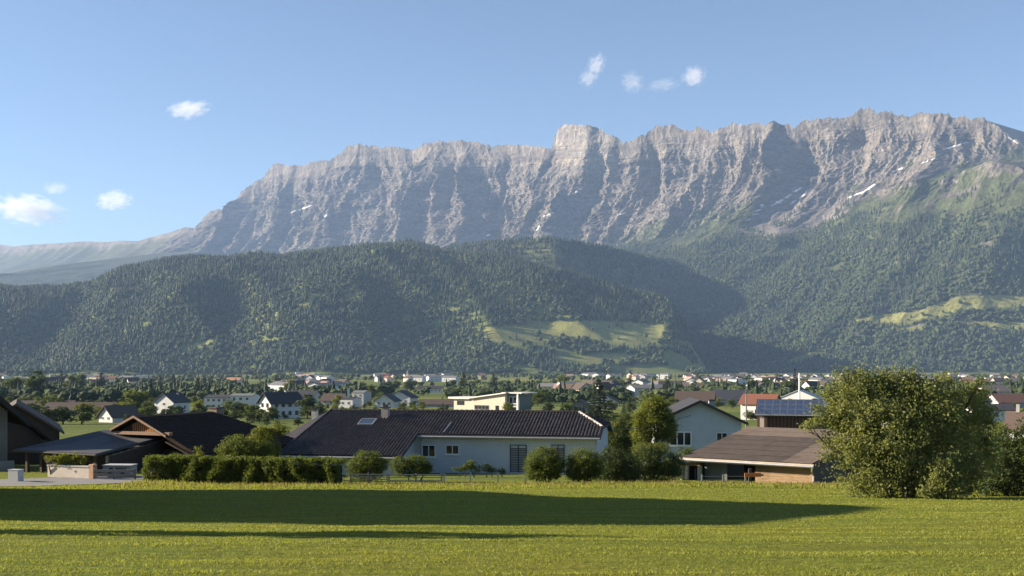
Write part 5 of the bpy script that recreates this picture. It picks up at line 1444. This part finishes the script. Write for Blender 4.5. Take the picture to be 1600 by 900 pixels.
# ---- trees of the village
random.seed(11)
def vtree(px, py, hpx, wp_, key, label, cat='tree', group=None):
    p, m = spot(px, py)
    nm = {'s': 'spruce', 'r': 'broadleaf_tree', 'u': 'upright_tree', 'b': 'bush'}[key[0]]
    return tree(nm, key, p, hpx * m, wp_ * m, label, cat, group)
for a in [
    (62, 628, 52, 54, 'round_0_d', 'large dark rounded tree above the brown roofs at the left'), (24, 622, 34, 36, 'round_1_a', 'green tree left of the large dark rounded tree'),
    (96, 614, 34, 17, 'spruce_0', 'narrow conifer right of the large dark rounded tree'), (112, 611, 26, 22, 'round_0_a', 'olive tree behind the pale blue hall edge'),
    (127, 611, 28, 20, 'round_1_a', 'second olive tree behind the pale blue hall edge'), (158, 611, 30, 22, 'spruce_1', 'dark conifer between the two blue halls'),
    (152, 625, 22, 30, 'round_0_y', 'yellow green tree in front of the gap between the blue halls'), (78, 640, 28, 46, 'bush_0_a', 'wide light green shrub tree before the pale blue hall'),
    (40, 663, 34, 40, 'round_1_d', 'dark tree with light top at the left of the field hedge row'), (72, 663, 30, 38, 'round_0_d', 'dark tree second in the row behind the near meadow'),
    (98, 663, 30, 38, 'round_1_d', 'dark tree third in the row behind the near meadow'), (128, 663, 34, 40, 'round_0_a', 'tree with bright top fourth in the row behind the near meadow'),
    (210, 648, 40, 46, 'round_1_a', 'broad green tree between the white gables at the left'), (190, 656, 30, 34, 'round_0_y', 'lighter tree beside the white gable with brown roof'), (228, 652, 26, 26, 'round_0_d', 'dark tree touching the left wall of the white gabled house'),
    (250, 610, 22, 13, 'spruce_2', 'slim dark conifer, left of a pair above the white gable'), (271, 611, 27, 16, 'spruce_0', 'taller dark conifer, right of a pair above the white gable'),
    (282, 622, 16, 24, 'bush_0_d', 'dark round bush above the roof of the white gabled house'), (309, 630, 40, 25, 'spruce_1', 'tall dark pine in front of the white two storey block'),
    (312, 644, 22, 26, 'round_0_y', 'light green tree below the tall dark pine'), (360, 643, 22, 32, 'bush_0_a', 'round green bush before the pale stepped block'),
    (432, 602, 18, 16, 'round_1_d', 'small dark round tree on the hay field edge'), (453, 618, 28, 24, 'round_0_y', 'bright green tree above the tall white house'), (420, 606, 14, 14, 'round_0_d', 'dark little tree left of the round tree on the hay field'),
    (480, 655, 42, 44, 'round_0_d', 'big dark tree right of the tall white house'), (500, 652, 24, 30, 'round_1_d', 'lower dark tree beside the big dark tree'), (527, 638, 22, 17, 'round_1_y', 'bright small tree before the low white annex'),
    (580, 626, 26, 22, 'round_0_a', 'green tree right of the pale cube house'), (566, 612, 16, 14, 'round_1_d', 'dark small tree above the cube house'), (601, 609, 15, 17, 'round_0_d', 'dark tree, left of a group on the far field'),
    (618, 609, 15, 18, 'round_1_d', 'dark tree, middle of a group on the far field'), (641, 611, 20, 30, 'round_0_d', 'widest dark tree left of the long white barn'), (658, 606, 10, 14, 'round_1_a', 'small round tree behind the long white barn'),
    (700, 613, 18, 20, 'round_0_d', 'dark tree right of the long white barn'), (724, 616, 34, 24, 'spruce_0', 'tall green conifer above the villa left slab'), (712, 624, 18, 22, 'round_1_a', 'leafy tree below the tall green conifer'),
    (771, 613, 29, 25, 'spruce_1', 'dark conifer above the villa roof'), (748, 608, 16, 16, 'round_1_d', 'round dark tree left of the conifer above the villa'), (790, 606, 12, 18, 'round_0_a', 'low tree right of the conifer above the villa'), (808, 608, 18, 14, 'round_0_d', 'dark upright tree above the right villa slab'),
    (880, 618, 32, 22, 'round_1_a', 'tall leafy tree right of the brown roof behind the villa'), (866, 610, 14, 14, 'spruce_2', 'dark small conifer left of the tall leafy tree'), (840, 634, 22, 26, 'round_0_a', 'green garden tree right of the villa'), (822, 638, 16, 20, 'bush_0_a', 'garden bush by the villa post'), (858, 630, 20, 20, 'round_1_d', 'dark garden tree before the brown roof'),
    (795, 648, 21, 27, 'bush_0_y', 'yellow green bush in front of the villa wall'), (936, 662, 68, 58, 'spruce_1', 'large near black spruce right of the bungalow ridge'), (900, 648, 18, 18, 'bush_0_a', 'light bush at the foot of the brown gable'),
    (985, 612, 26, 24, 'spruce_2', 'grey green conifer right of the near black spruce'), (970, 612, 20, 16, 'round_1_a', 'leafy tree left of the grey green conifer'), (1003, 612, 22, 16, 'round_0_a', 'leafy tree right of the grey green conifer'),
    (1041, 626, 38, 26, 'spruce_0', 'tall conifer behind the bright garden tree'), (1060, 618, 20, 18, 'round_1_a', 'green tree between conifer and brown roof'), (1075, 613, 16, 14, 'round_0_d', 'dark tree left of the pale round hall'),
    (1172, 618, 30, 28, 'round_0_d', 'dark tree above the red roof, left one'), (1195, 618, 28, 26, 'round_1_d', 'dark tree above the red roof, right one'), (1150, 626, 22, 24, 'round_1_a', 'tree above the slate blue roof'), (1122, 636, 16, 20, 'round_0_y', 'bright little tree behind the peak of the white gable'),
    (1242, 626, 50, 18, 'spruce_2', 'tall slim conifer beside the white flue mast'), (1228, 626, 32, 28, 'round_0_a', 'leafy tree left of the slim conifer'), (1172, 656, 18, 26, 'bush_0_a', 'round bush at the foot of the white house with the red roof'),
    (1580, 612, 20, 26, 'round_0_d', 'dark tree above the pink building at the right edge'), (1545, 628, 16, 24, 'round_1_a', 'tree between the big bush tree and the pink building'), (1560, 690, 30, 40, 'bush_0_y', 'sunlit bush below the low white house at the right'), (1596, 612, 24, 8, 'upright_0_a', 'thin upright tree at the right edge of the frame'),
    ]: vtree(*a)
def vgroup(n, px0, px1, py0, py1, h0, h1, keys, label, group, seed):
    r = random.Random(seed)
    for q in range(n):
        py = r.uniform(py0, py1); h = r.uniform(h0, h1); key = r.choice(keys)
        word = {'s': 'dark conifer', 'b': 'low bush', 'u': 'slim tree', 'r': {'a': 'green tree', 'd': 'dark round tree', 'y': 'yellow green tree'}.get(key[-1])}[key[0]]
        if key[0] == 'b': word = {'a': 'green bush', 'd': 'dark bush', 'y': 'bright bush'}[key[-1]]
        size = 'small' if h < h0 + .33 * (h1 - h0) else 'tall' if h > h0 + .67 * (h1 - h0) else 'middle sized'
        vtree(r.uniform(px0, px1), py, h, h * (r.uniform(.45, .6) if key[0] == 's' else r.uniform(.85, 1.4)), key, size + ' ' + word + ' ' + label, 'bush' if key[0] == 'b' else 'tree', group)
MIX = ['round_0_a', 'round_1_a', 'round_0_d', 'round_1_d', 'spruce_0', 'spruce_1', 'round_0_y', 'bush_0_a']
vgroup(28, 820, 1080, 603, 632, 9, 17, MIX, 'right of the cream villa', 'garden trees right of the villa', 25)
vgroup(22, 150, 330, 640, 662, 8, 16, ['bush_0_a', 'bush_0_y', 'bush_0_d', 'round_0_a'], 'around the white gabled house', 'bushes around the white gable', 30)
vgroup(16, 380, 700, 640, 655, 7, 12, ['bush_0_a', 'bush_0_d', 'bush_0_y'], 'below the white houses beyond the tiled roof', 'bushes below the white houses', 31)

# ---- the mass of garden and field trees farther out
def mass():
    r = np.random.default_rng(91); n = 9500
    px = r.uniform(-60, 1660, n); py = 587 + 44 * r.random(n) ** 1.25
    Ys = np.geomspace(84, 4200, 2500); rows = HZ - F * ground_z(Ys * 0 + 30, Ys) / Ys
    Y = np.interp(-py, -rows, Ys); x = (px - 800) / F * Y
    k = perlin(px / 46, py / 5.0, 92) + .4 * perlin(px / 15, py / 2.2, 93) > -.12
    for (a, b, c, d) in ((395, 1085, 595.0, 604.2), (545, 735, 605, 617), (330, 420, 594, 600), (560, 700, 619, 640), (225, 300, 601, 606), (1000, 1310, 570, 588.5)): k &= ~((px > a) & (px < b) & (py > c) & (py < d))
    for (hx, hy, hr) in HOUSES: k &= np.hypot(x - hx, Y - hy) > hr + 2
    x, Y, py = x[k], Y[k], py[k]; n = len(x)
    P = np.stack([x, Y, ground_z(x, Y)], 1)
    con = r.random(n) < .10
    h = np.where(con, r.uniform(8, 14, n), r.uniform(4, 9, n)); w = h * np.where(con, r.uniform(.9, 1.2, n), r.uniform(1.2, 1.9, n))
    o = scatter('valley_trees', P, np.stack([w, w, h], 1), np.where(con, r.integers(0, 4, n), r.integers(4, 8, n)), 94, valley_col)
    tag(o, 'mass of dark garden and field trees across the far valley floor', 'trees')
mass()
vgroup(46, 150, 420, 618, 645, 9, 16, MIX, 'left of the tall white house', 'garden trees left of the tall white house', 32)
vgroup(34, 440, 700, 618, 642, 8, 14, MIX, 'around the white gables', 'garden trees around the white gables', 33)
vgroup(48, 820, 1060, 620, 668, 10, 20, MIX, 'between bungalow and gabled house', 'garden trees behind the bungalow', 34)
vgroup(32, 1060, 1290, 618, 640, 8, 15, MIX, 'around the red and blue roofs', 'garden trees around the red and blue roofs', 35)
vgroup(34, -10, 150, 612, 645, 10, 20, MIX[:5] + ['round_0_d'], 'around the brown roofs at the left', 'trees around the left brown roofs', 36)
vgroup(26, 1500, 1640, 612, 650, 9, 18, MIX, 'around the pink building at the right', 'trees around the pink building', 37)
vgroup(46, 30, 430, 646, 662, 12, 24, ['round_0_d', 'round_1_d', 'round_0_a', 'bush_0_d', 'round_1_a'], 'in the dark belt behind the brown farmhouse roof', 'dark tree belt behind the farmhouse', 38)
vgroup(40, 190, 700, 648, 668, 10, 18, ['round_0_d', 'round_1_d', 'bush_0_d', 'round_0_a', 'bush_0_a'], 'in the garden strip below the tall white house', 'garden strip below the tall white house', 39)
vgroup(28, 1300, 1720, 626, 690, 10, 22, ['round_0_d', 'round_1_a', 'bush_0_d', 'round_0_a', 'bush_0_a', 'spruce_0'], 'in the gardens behind the huge bushy tree', 'garden trees behind the bushy tree', 40)
vhouse(1380, 668, 70, 10, 16, 34, -16, 'white house with brown roof hidden behind the huge bushy tree', ridge='x', roof=ROOFB, wins='f1x3')
# ================================================================== bushes and trees at the field's edge
def lobe_px(lobes, Y, o):
    """ellipsoids given as (px, py, rx, ry[, depth offset]) in photograph pixels at distance Y -> metres around o"""
    out = []
    for l in lobes:
        px, py, rx, ry = l[:4]; dy = l[4] if len(l) > 4 else 0.0; y = Y + dy
        out.append(((px - 800) / F * y - o.x, dy, row_z(py, y) - o.z, rx / F * y, min(rx, ry * 1.2) / F * y * .85, ry / F * y))
    return out

def shrub(name, px, Y, lobes, n, leaf, mat, label, cat, seed, clump=.16, stems=5, per=24):
    o_ = at(px, Y); o = empty(name, o_)
    L = lobe_px(lobes, Y, o_)
    P, out, T = lobes_points(L, n, seed, clump, per)
    P[:, 2] = np.maximum(P[:, 2], ground_z(P[:, 0] + o_.x, P[:, 1] + o_.y) - o_.z + .02)
    link('crown', leaf_mesh(name + '_crown', P, leaf, seed, mat, out=out, rnd=T), None, o)
    r = random.Random(seed); mb = MB()
    for q in range(stems):
        l = r.choice(L); a = Vector((r.uniform(-.3, .3) + l[0] * .3, r.uniform(-.2, .2), -.2)); b = Vector(l[:3])
        m = a.lerp(b, .55) + Vector((r.uniform(-.2, .2), r.uniform(-.2, .2), .15)); rr = .035 + .012 * b.z
        mb.tube([a, m, b], [rr, rr * .65, rr * .2], 6)
        for k in range(3):
            e = b + Vector((r.uniform(-1, 1) * l[3], r.uniform(-1, 1) * l[4], r.uniform(-.3, 1) * l[5])) * .9
            mb.tube([m.lerp(b, .4 + .2 * k), (m.lerp(b, .7) + e) / 2, e], [rr * .4, rr * .25, rr * .08], 5)
    mb.build('stems', M_BARK, o, smooth=True)
    return tag(o, label, cat)

BIG = [(1345, 640, 58, 52), (1362, 606, 40, 26, .5), (1338, 598, 26, 20, .3), (1405, 604, 44, 26), (1440, 625, 50, 42), (1452, 660, 60, 50, -.4), (1500, 640, 38, 42, .6), (1522, 617, 20, 20, .6), (1528, 650, 20, 32, .8),
       (1305, 650, 26, 26), (1283, 661, 16, 10), (1300, 690, 14, 16), (1345, 700, 44, 46, -.5), (1385, 680, 60, 60, -.9), (1365, 745, 34, 30, -.9), (1420, 735, 50, 40, -.7), (1480, 715, 54, 52, -.2), (1510, 740, 34, 32, .2),
       (1455, 760, 40, 18, -.4), (1345, 765, 22, 14, -.8), (1535, 705, 18, 38, .9), (1405, 770, 40, 10, -.9), (1500, 768, 40, 10), (1262, 668, 12, 8), (1278, 642, 11, 9), (1300, 612, 14, 10), (1318, 588, 12, 8), (1350, 579, 11, 7), (1385, 579, 12, 6), (1424, 584, 12, 7),
       (1546, 636, 9, 14), (1476, 592, 14, 9), (1288, 712, 9, 10), (1316, 752, 10, 10), (1530, 596, 9, 7), (1300, 735, 8, 8), (1545, 680, 16, 34, .6), (1548, 728, 14, 26, .6)]
shrub('bushy_tree', 1420, 48.0, BIG, 66000, .125, M_LEAF_G, 'huge bushy grey green tree reaching the ground at the right of the field', 'tree', 71, clump=.20, stems=16, per=30)
shrub('dark_shrub', 1575, 50.5, [(1560, 735, 24, 34), (1590, 720, 30, 46), (1620, 700, 34, 60), (1548, 762, 18, 14), (1600, 762, 36, 16), (1570, 690, 16, 18, .5)], 15000, .12, M_LEAF_D, 'dark thicket right of the huge bushy tree, cut off by the frame', 'shrub', 72)
shrub('sprawling_shrub', 1478, 45.6, [(1470, 742, 18, 22), (1488, 757, 20, 18), (1456, 765, 16, 10)], 2600, .13, M_LEAF_G, 'light sapling in front of the dark right half of the bushy tree', 'shrub', 73, stems=4)

# clipped hedge
HY = 63.5
hx0, hx1 = (216 - 800) / F * HY, (546 - 800) / F * HY
ho = empty('clipped_hedge', ((hx0 + hx1) / 2, HY, gz((hx0 + hx1) / 2, HY)), rad(-13))
r_ = np.random.default_rng(81); n = 60000; c = ho.location
zt_ = row_z(717, HY) - c.z
nc = n // 22
cx = r_.uniform(hx0, hx1, nc) - c.x; sel = r_.random(nc)
face = np.where(sel < .5, 0, np.where(sel < .85, 1, 2))
cy = np.where(face == 0, -.55, r_.uniform(-.55, .55, nc)); cz = np.where(face == 1, zt_, r_.uniform(.05, zt_, nc))
bul = perlin(cx / .75, cz / 1.3, 5) * .34 + perlin(cx / .3, cz / .35, 6) * .12
cy = cy - np.where(face == 0, bul, 0); cz = cz + np.where(face == 1, .16 * perlin(cx / .6, cy / .5, 7) + .05 * perlin(cx / 2.5, 0.3, 8), 0)
j = r_.integers(0, nc, n)
P = np.stack([cx[j], cy[j], cz[j]], 1) + r_.normal(0, .06, (n, 3))
ch_, sh_ = math.cos(rad(-13)), math.sin(rad(-13))
P[:, 2] = np.maximum(P[:, 2], ground_z(P[:, 0] * ch_ - P[:, 1] * sh_ + c.x, P[:, 0] * sh_ + P[:, 1] * ch_ + c.y) - c.z + .01)
link('foliage', leaf_mesh('hedge_foliage', P, .085, 82, leaf_mat('leaf_hedge', (0.058, 0.088, 0.015), (0.165, 0.195, 0.034), 0.42), rnd=r_.random(nc)[j]), None, ho)
mb = MB()
for q in range(34):
    x = hx0 - c.x + (q + .5) * (hx1 - hx0) / 34; mb.tube([(x, 0, -.3), (x + .05, .05, zt_ * .5), (x + random.uniform(-.12, .12), 0, zt_ * .95)], [.03, .022, .008], 5)
mb.box(hx0 - c.x + .15, hx1 - c.x - .15, -.26, .26, .1, zt_ - .28)  # solid dark core added to stand in for shade inside the hedge
mb.build('stems', plain('hedge_wood_dark_core', (.022, .022, .014), .95, .3, 6, .4), ho)
tag(ho, 'long clipped green hedge along the upper edge of the field', 'hedge')

shrub('sapling', 310, 64.6, [(311, 712, 9, 8), (311, 702, 6, 7), (310, 724, 10, 12)], 900, .085, M_LEAF_Y, 'little sapling poking out of the hedge top', 'shrub', 83, .08, 2)
shrub('round_shrub', 385, 66.0, [(372, 700, 28, 20), (400, 703, 26, 18), (352, 706, 14, 14), (415, 710, 16, 14), (385, 725, 36, 16)], 16150, .085, M_LEAF, 'rounded green shrub standing behind the hedge', 'shrub', 84, .11)
shrub('loose_shrub', 425, 70.5, [(412, 680, 20, 14), (438, 671, 14, 8), (398, 692, 16, 14), (414, 703, 22, 16)], 12750, .09, M_LEAF_Y, 'loose light green shrub before the left corner of the tiled roof', 'shrub', 85, .13)
shrub('round_shrub', 575, 67.0, [(575, 722, 26, 18), (560, 728, 20, 16), (592, 728, 14, 14), (570, 742, 30, 10)], 12750, .08, M_LEAF, 'rounded shrub above the four bar rail fence', 'shrub', 86, .10)
shrub('round_shrub', 642, 68.5, [(628, 726, 18, 12), (650, 724, 22, 13), (664, 730, 12, 10), (640, 738, 32, 8)], 11050, .08, M_LEAF, 'low rounded shrub at the inner corner of the bungalow', 'shrub', 87, .10)
shrub('ball_shrub', 850, 64.0, [(850, 722, 30, 26), (838, 730, 19, 20), (864, 728, 18, 22), (850, 742, 28, 11)], 19550, .082, M_LEAF, 'ball shaped shrub before the louvred shutters, left of two', 'shrub', 88, .10)
shrub('ball_shrub', 912, 64.0, [(910, 724, 28, 25), (898, 732, 16, 20), (926, 728, 18, 22), (912, 743, 28, 10)], 18700, .082, M_LEAF, 'ball shaped shrub at the right house corner, right of two', 'shrub', 89, .10)
shrub('dark_shrub', 965, 66.0, [(955, 725, 24, 26), (980, 730, 22, 24), (968, 745, 34, 10), (948, 738, 14, 16)], 16150, .09, M_LEAF_D, 'dark loose shrub right of the two ball shrubs', 'shrub', 90, .14)
shrub('dark_shrub', 1020, 68.5, [(1010, 718, 24, 22), (1035, 722, 24, 22), (1025, 742, 36, 12), (1055, 728, 14, 22), (992, 735, 16, 16)], 18700, .09, M_LEAF_D, 'dark broad shrub below the window of the white gabled house', 'shrub', 91, .14)
shrub('golden_shrub', 1012, 72.0, [(1010, 704, 22, 12), (1030, 702, 16, 10)], 5950, .085, M_LEAF_Y, 'sunlit yellowish shrub top behind the dark broad shrub', 'shrub', 92, .12)
shrub('garden_tree', 1022, 92.0, [(1022, 655, 28, 32), (1004, 668, 20, 26), (1041, 668, 18, 24), (1022, 634, 20, 16), (1016, 700, 26, 14)], 23800, .15, M_LEAF_Y, 'bright yellow green garden tree left of the white gable', 'tree', 93, .20, 7)
shrub('garden_tree', 968, 98.0, [(965, 680, 18, 26), (978, 665, 14, 22), (958, 702, 18, 18), (985, 700, 14, 22)], 15300, .14, M_LEAF_D, 'dark garden tree right of the bungalow gable end', 'tree', 94, .2, 6)
shrub('garden_bush', 950, 90.0, [(948, 672, 12, 9), (957, 668, 10, 8), (948, 684, 12, 10)], 2600, .12, M_LEAF_Y, 'bright bush peeping over the half hip of the bungalow', 'shrub', 95, .14, 3)
shrub('corner_bush', 1068, 76.0, [(1066, 712, 10, 14), (1078, 706, 10, 9), (1060, 722, 10, 10)], 2600, .085, M_LEAF, 'small bush between the white gable and the shed corner', 'shrub', 96, .1, 3)
for i, (px, Y, lb, lab) in enumerate([(85, 66.6, [(80, 716, 9, 8), (92, 719, 8, 7)], 'leafy plant at the left end of the planter wall'), (103, 66.6, [(102, 715, 9, 9), (108, 720, 8, 6)], 'leafy plant in the middle of the planter wall'),
                                     (122, 66.6, [(120, 711, 7, 7), (126, 718, 8, 7), (131, 721, 5, 5)], 'tallest leafy plant at the right end of the planter wall')]):
    shrub('planter_plant', px, Y, lb, 900, .095, M_LEAF_Y, lab, 'plant', 100 + i, .09, 3)
for i, (px, lb, n, lab) in enumerate([(720, [(715, 733, 12, 4), (728, 730, 8, 6)], 1300, 'low flowering plants under the bungalow window'), (738, [(736, 726, 8, 8), (742, 732, 10, 7)], 1500, 'taller garden plant in the bed before the bungalow'),
                                      (763, [(760, 731, 10, 6), (770, 734, 8, 5)], 1300, 'low garden plants right of the taller one'), (784, [(784, 736, 6, 6)], 500, 'small dark plant beside the left shutter')]):
    shrub('bed_plant', px, 75.0, lb, n, .08, M_LEAF if i != 3 else M_LEAF_D, lab, 'plant', 110 + i, .07, 2)
sp_t = tree('young_tree', 'round_0_d', at(118, 112), 26 / F * 112, 26 / F * 112, 'young tree on the near meadow behind the lean-to roof')
tree('shade_tree', 'round_0_a', Vector((-15.5, 17.4, gz(-15.5, 17.4))), 5.9, 3.4, 'slender tree outside the frame whose shadow touches the meadow')
# ================================================================== grass of the mown field
def grass():
    r = np.random.default_rng(55); n = 480000
    Y = 7.6 + (64.0 - 7.6) * r.random(n) ** 1.45
    half = 0.50 * Y + 1.2
    X = (r.random(n) * 2 - 1) * half
    row = perlin(X / 9.0, Y / 0.42, 61) + 0.6 * perlin(X / 2.6, Y / 0.17, 62)
    tus = perlin(X / .55, Y / .55, 63) + .5 * perlin(X / .2, Y / .2, 64)
    keep = r.random(n) < np.clip(0.58 + .55 * row + .2 * tus, .1, 1)
    edge = sstep(55.5, 57.0, Y + .35 * perlin(X / 2, Y, 65)) 
    keep |= r.random(n) < edge
    pxx = 800 + F * X / Y
    keep &= ~((pxx < 226) & (Y > np.interp(pxx, [-160, 0, 60, 110, 150, 200, 225], [58.1, 58.5, 59.3, 60.3, 61.3, 62.7, 64.4])))
    X, Y, row, tus, edge = X[keep], Y[keep], row[keep], tus[keep], edge[keep]; n = len(X)
    h = (0.011 + .011 * r.random(n) + .011 * np.clip(tus, 0, 1) + .009 * np.clip(row, 0, 1)) * (1 + Y / 50)
    tall = edge * np.where(800 + F * X / Y < 190, .35, 1.0) * (.04 + .14 * r.random(n) ** 2.0)
    h = h + tall
    w = np.maximum(.0026, Y * .00030) * r.uniform(.7, 1.5, n)
    a = r.uniform(0, 6.283, n); lean = h * r.uniform(.3, 1.3, n) * np.where(edge > .5, .55, 1.0)
    la = r.uniform(0, 6.283, n)
    Z = ground_z(X, Y) - .006
    B = np.stack([X, Y, Z], 1)
    wx, wy = np.cos(a) * w, np.sin(a) * w
    T = B + np.stack([np.cos(la) * lean, np.sin(la) * lean, h], 1)
    M = B + np.stack([np.cos(la) * lean * .3, np.sin(la) * lean * .3, h * .6], 1)
    V = np.stack([B - np.stack([wx, wy, 0 * wx], 1), B + np.stack([wx, wy, 0 * wx], 1), M + np.stack([wx, wy, 0 * wx], 1) * .8, T], 1).reshape(-1, 3)
    me = mesh_np('grass', V, np.arange(4 * n).reshape(n, 4), False)
    q = np.clip(.45 + .55 * row + .22 * (r.random(n) - .5) + .12 * perlin(X / 6, Y / 6, 66) + .05 * edge * r.random(n), 0, 1)
    at_ = me.attributes.new('rnd', 'FLOAT', 'FACE'); at_.data.foreach_set('value', q.astype(np.float32))
    me.materials.append(leaf_mat('grass_blade', (0.122, 0.158, 0.022), (0.272, 0.284, 0.056), 0.44, .6))
    o = stuff(link('grass', me))
    tag(o, 'short mown yellow green grass of the foreground field', 'grass')
grass()
def verge():
    """tall dry stalks along the upper edge of the field"""
    r = np.random.default_rng(57); n = 26000
    X = r.uniform(-34, 26, n); Y = 58.0 + 5.0 * r.random(n) + .8 * perlin(X / 3, 0.5, 67)
    k = ~((X < -21.5) & (Y > 57.5))
    k &= r.random(n) < np.clip(.6 + perlin(X / 1.3, Y / 1.3, 68), .1, 1)
    X, Y = X[k], Y[k]; n = len(X)
    h = .08 + .26 * r.random(n) ** 2.4; w = r.uniform(.010, .022, n); a = r.uniform(0, 6.28, n); la = r.uniform(0, 6.28, n)
    B = np.stack([X, Y, ground_z(X, Y) - .01], 1); W = np.stack([np.cos(a) * w, np.sin(a) * w, 0 * w], 1)
    l = np.stack([np.cos(la) * h * .35, np.sin(la) * h * .35, h], 1)
    V = np.stack([B - W, B + W, B + l * np.array([.4, .4, .65]) + W * .8, B + l], 1).reshape(-1, 3)
    me = mesh_np('tall_grass', V, np.arange(4 * n).reshape(n, 4), False)
    at_ = me.attributes.new('rnd', 'FLOAT', 'FACE'); at_.data.foreach_set('value', r.random(n).astype(np.float32))
    me.materials.append(leaf_mat('dry_grass', (0.075, 0.095, 0.022), (0.28, 0.23, 0.075), 0.40, .7))
    tag(stuff(link('tall_grass', me)), 'tall straw coloured grass along the upper field edge', 'grass')
verge()
# ================================================================== small clouds far beyond the range
def cloud_mat(name, dens, seed):
    m, N, L, B = nodes_of(name); N.remove(B)
    tc = N.new('ShaderNodeTexCoord')
    ln = N.new('ShaderNodeVectorMath'); ln.operation = 'LENGTH'; L.new(tc.outputs['Object'], ln.inputs[0])
    n1 = N.new('ShaderNodeTexNoise'); n1.inputs['Scale'].default_value = 2.7; n1.inputs['Detail'].default_value = 6; n1.inputs['Roughness'].default_value = .62
    mp = N.new('ShaderNodeMapping'); mp.inputs['Location'].default_value = (seed * 3.7, seed * 1.3, seed * 2.1)
    L.new(tc.outputs['Object'], mp.inputs[0]); L.new(mp.outputs[0], n1.inputs['Vector'])
    # density falls off towards the rim, eaten into by the noise
    a = N.new('ShaderNodeMath'); a.operation = 'MULTIPLY_ADD'; L.new(n1.outputs[0], a.inputs[0]); a.inputs[1].default_value = 2.7
    s = N.new('ShaderNodeMath'); s.operation = 'SUBTRACT'; s.inputs[0].default_value = -0.55; L.new(ln.outputs['Value'], s.inputs[1]); L.new(s.outputs[0], a.inputs[2])
    mr = N.new('ShaderNodeMapRange'); mr.inputs[1].default_value = .0; mr.inputs[2].default_value = .45; mr.inputs[4].default_value = dens
    L.new(a.outputs[0], mr.inputs[0])
    pv = N.new('ShaderNodeVolumePrincipled'); pv.inputs['Color'].default_value = (1, .99, .97, 1); pv.inputs['Anisotropy'].default_value = .15
    L.new(mr.outputs[0], pv.inputs['Density']); L.new(pv.outputs[0], N['Material Output'].inputs['Volume'])
    return m
CY = 17000.0
def cloud(px, py, rx, ry, dens, tilt, label, seed):
    bm = bmesh.new(); bmesh.ops.create_icosphere(bm, subdivisions=3, radius=1.0)
    me = bpy.data.meshes.new('cloud'); bm.to_mesh(me); bm.free()
    o = link('cloud', me, cloud_mat('cloud_vapour_%d' % seed, dens, seed))
    o.location = ((px - 800) / F * CY, CY, row_z(py, CY)); o.scale = (rx / F * CY, ry * 1.6 / F * CY, ry / F * CY); o.rotation_euler = (0, rad(tilt), 0)
    o['kind'] = 'stuff'
    return tag(o, label, 'cloud')
cloud(296, 171, 38, 16, .0030, -6, 'small bright cloud alone above the left ridge', 1)
cloud(46, 328, 66, 28, .0030, 6, 'largest white cloud low at the left edge', 2)
cloud(86, 294, 24, 12, .0016, -5, 'faint small cloud above the largest one', 3)
cloud(178, 313, 35, 18, .0030, -12, 'bright puffy cloud right of the largest one', 4)
cloud(932, 101, 16, 20, .0012, 30, 'wispy top puff of the broken cloud above the rock tower', 5)
cloud(920, 122, 17, 20, .0009, 50, 'faint lower puff of the broken cloud above the rock tower', 6)
cloud(988, 128, 22, 18, .0011, 20, 'faint puff at the left end of the thin cloud', 8)
cloud(1036, 133, 34, 12, .0011, -6, 'thin stretched middle of the thin cloud', 9)
cloud(1085, 119, 22, 19, .0018, -4, 'brightest puff at the right end of the thin cloud', 7)
# ================================================================== air
hb = bmesh.new(); bmesh.ops.create_cube(hb, size=1.0)
hm = bpy.data.meshes.new('haze'); hb.to_mesh(hm); hb.free()
haze = stuff(link('haze', hm))
haze.scale = (25000, 14700, 2030); haze.location = (0, 7090, 960)
hz_, N, L, B = nodes_of('haze'); N.remove(B)
pv = N.new('ShaderNodeVolumePrincipled')
pv.inputs['Color'].default_value = (0.42, 0.62, 1.0, 1)
pv.inputs['Density'].default_value = 3.8e-5
pv.inputs['Anisotropy'].default_value = 0.0
L.new(pv.outputs[0], N['Material Output'].inputs['Volume'])
hm.materials.append(hz_)
tag(haze, 'thin blue morning haze filling the valley air', 'haze')
